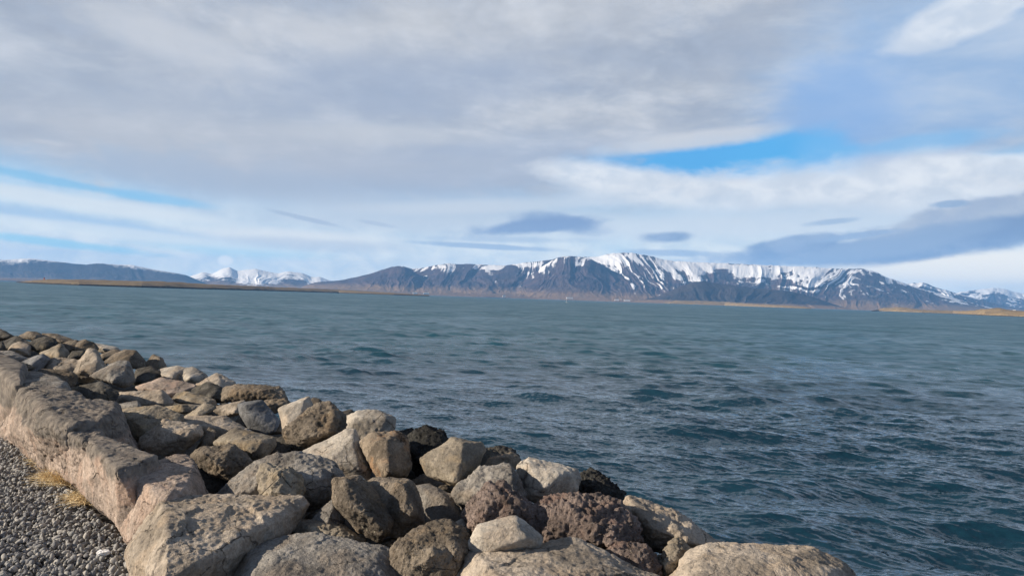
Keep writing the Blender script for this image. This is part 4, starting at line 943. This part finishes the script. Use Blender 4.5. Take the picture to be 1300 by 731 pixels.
# ---------------------------------------------------------------- gravel, straw, scrap
def build_gravel():
    m, t, b = new_mat('dark_gravel')
    g = t.n.new('ShaderNodeNewGeometry'); tc = t.n.new('ShaderNodeTexCoord')
    rnd = g.outputs['Random Per Island']
    ramp = t.n.new('ShaderNodeValToRGB'); t.l.new(rnd, ramp.inputs[0])
    e = ramp.color_ramp.elements
    e[0].position = 0.0; e[0].color = (0.10, 0.10, 0.105, 1); e[1].position = 1.0; e[1].color = (0.34, 0.32, 0.29, 1)
    for pos, c in ((0.3, (0.16, 0.16, 0.163, 1)), (0.6, (0.21, 0.21, 0.205, 1)), (0.9, (0.26, 0.25, 0.235, 1))):
        x = e.new(pos); x.color = c
    n = t.noise(tc.outputs['Object'], 60.0, 4, 0.65)
    f = t.lin(n, 0.25, 0.75, 1.0, 1.8)
    t.l.new(t.mix(1.0, ramp.outputs[0], t.combine(f, f, f), 'MULTIPLY'), b.inputs['Base Color'])
    b.inputs['Roughness'].default_value = 0.85; b.inputs['Specular IOR Level'].default_value = 0.25
    t.l.new(t.bump(n, 0.5, 0.006), b.inputs['Normal'])
    bm = bmesh.new(); bmesh.ops.create_icosphere(bm, subdivisions=2, radius=1.0)
    bv = np.array([v.co[:] for v in bm.verts]); bf = np.array([[v.index for v in f_.verts] for f_ in bm.faces]); bm.free()
    rng = np.random.default_rng(4)
    shapes = []
    for k in range(24):
        v = bv.copy()
        for _ in range(7):
            nrm = rng.normal(0, 1, 3); nrm /= np.linalg.norm(nrm); h = rng.uniform(0.55, 0.85)
            dd = v @ nrm; v = v - np.where(dd > h, dd - h, 0)[:, None] * nrm
        v *= rng.uniform([0.85, 0.65, 0.45], [1.25, 1.0, 0.75]); shapes.append(v)
    V = []; Fc = []; k = 0
    step = 0.029
    for s in np.arange(-3.2, 5.6, step):
        for tt in np.arange(-2.6, 0.06, step):
            for lay in (0, 1):
                if lay == 1 and rng.random() < 0.45: continue
                ss = s + rng.uniform(-0.5, 0.5) * step; t2 = tt + rng.uniform(-0.5, 0.5) * step
                p = WB + WDIR * float(ss) + WN * float(t2)
                q = p - CAM; dep = q.dot(fw)
                if dep < 1.5: continue
                u = 650 + F * q.dot(RT) / dep; v_ = 365.5 - F * q.dot(UP) / dep
                if u < -90 or v_ > 830: continue
                r = (0.008 + 0.018 * rng.random() ** 1.3) * (1.25 if rng.random() < 0.06 else 1)
                a = rng.normal(0, 1, (3, 3)); qm, _ = np.linalg.qr(a)
                vv = (shapes[rng.integers(24)] * r) @ qm
                z = 0.008 + lay * 0.02 + rng.uniform(-0.004, 0.006) + 0.02 * max(0.0, t2 + 0.15)
                V.append(vv + np.array([p.x, p.y, z])); Fc.append(bf + k); k += len(bv)
    V = np.concatenate(V); Fc = np.concatenate(Fc)
    o = mesh_obj('gravel', V, Fc, m)
    tag(o, 'dark grey gravel of small stones along the foot of the wall', None, None, 'stuff')
build_gravel()

def straw(label, u, v, n, spread, ln, seed, up=0.35):
    m = STRAW
    rng = np.random.default_rng(seed)
    c = on_z(u, v, 0.055) - WN * 0.03
    V = []; Fc = []; k = 0
    for i in range(n):
        a = rng.normal(0, spread); w = rng.normal(0, spread * 0.35)
        b0 = np.array([WDIR.x * a + WN.x * w, WDIR.y * a + WN.y * w, rng.uniform(-0.01, 0.015)])
        az = rng.uniform(0, 6.283); L = ln * rng.uniform(0.5, 1.3); el = abs(rng.normal(up, 0.35))
        d = np.array([math.cos(az) * math.cos(el), math.sin(az) * math.cos(el), math.sin(el)])
        side = np.cross(d, [0, 0, 1]); side /= max(np.linalg.norm(side), 1e-6)
        wd = rng.uniform(0.0014, 0.003); bend = rng.uniform(0.1, 0.5) * L; cu = rng.normal(0, 0.25) * L
        for j in range(4):
            q = j / 3.0
            p = b0 + d * L * q - np.array([0, 0, bend * q * q]) + side * cu * q * q
            p[2] = max(p[2], -0.01 + 0.02 * rng.random())
            ww = wd * (1 - 0.75 * q)
            V += [p - side * ww, p + side * ww + np.array([0, 0, ww * 0.6])]
        for j in range(3): Fc.append([k + 2 * j, k + 2 * j + 1, k + 2 * j + 3, k + 2 * j + 2])
        k += 8
    o = mesh_obj('dry_grass_tuft', V, Fc, m, smooth=False)
    o.location = c
    tag(o, label, 'grass tuft', 'straw tufts at the foot of the wall')
m_, t_, b_ = new_mat('dry_straw')
g_ = t_.n.new('ShaderNodeNewGeometry')
STRAW = m_
t_.l.new(t_.mix(g_.outputs['Random Per Island'], (0.62, 0.45, 0.22), (0.80, 0.66, 0.40)), b_.inputs['Base Color'])
b_.inputs['Roughness'].default_value = 0.7
straw('largest golden straw tuft, piled against the pink facing block', 80, 606, 1000, 0.12, 0.15, 1, 0.5)
straw('thin straw tuft farthest along the wall foot, left of the largest tuft', 57, 585, 150, 0.09, 0.11, 2)
straw('sparse straw trailing on the gravel below the cracked facing block', 106, 633, 340, 0.10, 0.10, 3, 0.25)

def build_scrap():
    bm = bmesh.new(); bmesh.ops.create_icosphere(bm, subdivisions=3, radius=1.0)
    v = np.array([x.co[:] for x in bm.verts]); f = np.array([[x.index for x in y.verts] for y in bm.faces]); bm.free()
    v = v * np.array([0.036, 0.024, 0.017]) * (1 + 0.35 * fbm(v * 2.4, 3, 8))[:, None]
    o = mesh_obj('paper_scrap', v, f, simple_mat('white_paper', (0.8, 0.8, 0.8), 0.8, 0.05, 30), smooth=False)
    o.location = on_z(131, 701, 0.055)
    tag(o, 'small crumpled white scrap lying on the dark gravel', 'litter')
build_scrap()

# ---------------------------------------------------------------- far shore: lighthouse, buildings, boat
def box(bm, x0, x1, y0, y1, z0, z1, taper=1.0):
    vs = []
    for z, k in ((z0, 1.0), (z1, taper)):
        for x, y in ((x0, y0), (x1, y0), (x1, y1), (x0, y1)):
            cx, cy = (x0 + x1) / 2, (y0 + y1) / 2
            vs.append(bm.verts.new((cx + (x - cx) * k, cy + (y - cy) * k, z)))
    for q in ((3, 2, 1, 0), (4, 5, 6, 7), (0, 1, 5, 4), (1, 2, 6, 5), (2, 3, 7, 6), (3, 0, 4, 7)):
        bm.faces.new([vs[i] for i in q])

def bm_obj(name, bm, mat, parent=None):
    me = bpy.data.meshes.new(name); bm.normal_update(); bm.to_mesh(me); bm.free()
    me.materials.append(mat)
    o = bpy.data.objects.new(name, me); COL.objects.link(o)
    if parent: o.parent = parent
    return o

def empty(name, loc, rz=0.0):
    o = bpy.data.objects.new(name, None); COL.objects.link(o)
    o.location = loc; o.rotation_euler = (0, 0, rz)
    return o

M_WHITE = simple_mat('white_render', (0.80, 0.80, 0.78), 0.7, 0.08, 0.3)
M_ROOF = simple_mat('grey_sheet_roof', (0.30, 0.31, 0.33), 0.6, 0.1, 0.3)
M_PALE = simple_mat('pale_cladding', (0.62, 0.62, 0.62), 0.7, 0.1, 0.3)
M_GLASS = simple_mat('dark_window', (0.03, 0.035, 0.045), 0.15, 0.05, 0.3)
M_ORANGE = simple_mat('orange_paint', (0.55, 0.16, 0.05), 0.6, 0.08, 0.3)

def building(label, u, v, dep, L, D, Hh, mat, gable=0.35):
    c = at_depth(u, v, dep)
    # stand on the land there: height as seen at its foot
    r = empty('building', c, -math.atan2(c.x, c.y) + 0.15)
    tag(r, label, 'building', 'far buildings along the shore')
    bm = bmesh.new(); box(bm, -L / 2, L / 2, -D / 2, D / 2, -6, Hh); bm_obj('wall', bm, mat, r)
    bm = bmesh.new()
    a = [bm.verts.new(p) for p in ((-L / 2 - .4, -D / 2 - .4, Hh + .02), (L / 2 + .4, -D / 2 - .4, Hh + .02), (L / 2 + .4, D / 2 + .4, Hh + .02), (-L / 2 - .4, D / 2 + .4, Hh + .02), (-L / 2 - .4, 0, Hh + D * gable), (L / 2 + .4, 0, Hh + D * gable))]
    for q in ((3, 2, 1, 0), (0, 1, 5, 4), (2, 3, 4, 5), (0, 4, 3), (1, 2, 5)): bm.faces.new([a[i] for i in q])
    bm_obj('roof', bm, M_ROOF if mat is M_WHITE else M_WHITE, r)
    n = max(2, int(L / 7))
    for i in range(min(n, 8)):
        x = -L / 2 + (i + 0.5) * L / min(n, 8)
        bm = bmesh.new(); box(bm, x - 1.0, x + 1.0, -D / 2 - 0.06, -D / 2 + 0.1, Hh * 0.35, Hh * 0.75); bm_obj('window', bm, M_GLASS, r)
building('white house on the grassy island nearest the right edge', 1287.5, 394.6, 2440, 7, 5, 1.6, M_PALE)
building('long white shed on the shore below the highest summit', 723, 378.6, 8090, 70, 24, 9, M_WHITE, 0.15)
building('short white building alone on the shore left of the sailing boat', 640, 376.3, 8090, 36, 16, 9, M_WHITE, 0.2)
building('white building on the shore right of the highest summit, left one of the pair', 783, 381.0, 8090, 46, 18, 9, M_WHITE, 0.15)
building('longer white building on the shore right of the highest summit, right one of the pair', 796, 381.6, 8090, 66, 20, 9, M_WHITE, 0.15)
building('pale low block in the shore town below the leftmost dark spur, left one', 527, 372.6, 8090, 48, 18, 9, M_PALE, 0.2)
building('pale long block in the shore town below the leftmost dark spur, right one', 541, 373.0, 8090, 62, 18, 9, M_PALE, 0.2)

def lighthouse():
    c = at_depth(56, 356.4, 1850)
    r = empty('lighthouse', c)
    tag(r, 'tiny orange lighthouse tower on the low island at the left', 'lighthouse')
    bm = bmesh.new(); box(bm, -1.2, 1.2, -1.2, 1.2, -3, 6.0, 0.8); bm_obj('tower', bm, M_ORANGE, r)
    bm = bmesh.new(); box(bm, -1.4, 1.4, -1.4, 1.4, 6.01, 6.3); bm_obj('gallery', bm, M_ORANGE, r)
    bm = bmesh.new(); box(bm, -0.8, 0.8, -0.8, 0.8, 6.31, 7.6); bm_obj('lantern', bm, M_GLASS, r)
    bm = bmesh.new(); box(bm, -1.0, 1.0, -1.0, 1.0, 7.61, 8.6, 0.15); bm_obj('cap', bm, M_ORANGE, r)
lighthouse()

def boat():
    c = on_z(719.5, 384.0, SEA)
    c = CAM + (c - CAM) * 1.0
    r = empty('sailing_boat', c, 0.9)
    tag(r, 'tiny white sailing boat on the open water below the highest summit', 'boat')
    bm = bmesh.new()
    prof = [(-2.2, 0.75), (-1.0, 0.95), (0.8, 0.8), (2.4, 0.05)]
    top = [[bm.verts.new((x, s * w, 0.75 + 0.05 * x)) for x, w in prof] for s in (-1, 1)]
    bot = [[bm.verts.new((x * 0.9, s * w * 0.45, -0.3)) for x, w in prof] for s in (-1, 1)]
    for i in range(3):
        bm.faces.new([top[0][i], top[0][i + 1], top[1][i + 1], top[1][i]])
        bm.faces.new([bot[1][i], bot[1][i + 1], bot[0][i + 1], bot[0][i]])
        bm.faces.new([bot[0][i], bot[0][i + 1], top[0][i + 1], top[0][i]])
        bm.faces.new([top[1][i], top[1][i + 1], bot[1][i + 1], bot[1][i]])
    bm.faces.new([top[0][0], top[1][0], bot[1][0], bot[0][0]]); bm.faces.new([bot[0][3], bot[1][3], top[1][3], top[0][3]])
    bm_obj('hull', bm, M_WHITE, r)
    bm = bmesh.new(); box(bm, 0.25, 0.37, -0.06, 0.06, 0.7, 6.2); bm_obj('mast', bm, M_PALE, r)
    bm = bmesh.new()
    for y in (-0.03, 0.03): pass
    a = [bm.verts.new(p) for p in ((0.15, -0.03, 1.5), (-2.0, -0.03, 1.5), (0.15, -0.03, 5.9), (0.15, 0.03, 1.5), (-2.0, 0.03, 1.5), (0.15, 0.03, 5.9))]
    for q in ((0, 1, 2), (5, 4, 3), (0, 3, 4, 1), (1, 4, 5, 2), (2, 5, 3, 0)): bm.faces.new([a[i] for i in q])
    bm_obj('sail', bm, M_WHITE, r)
boat()
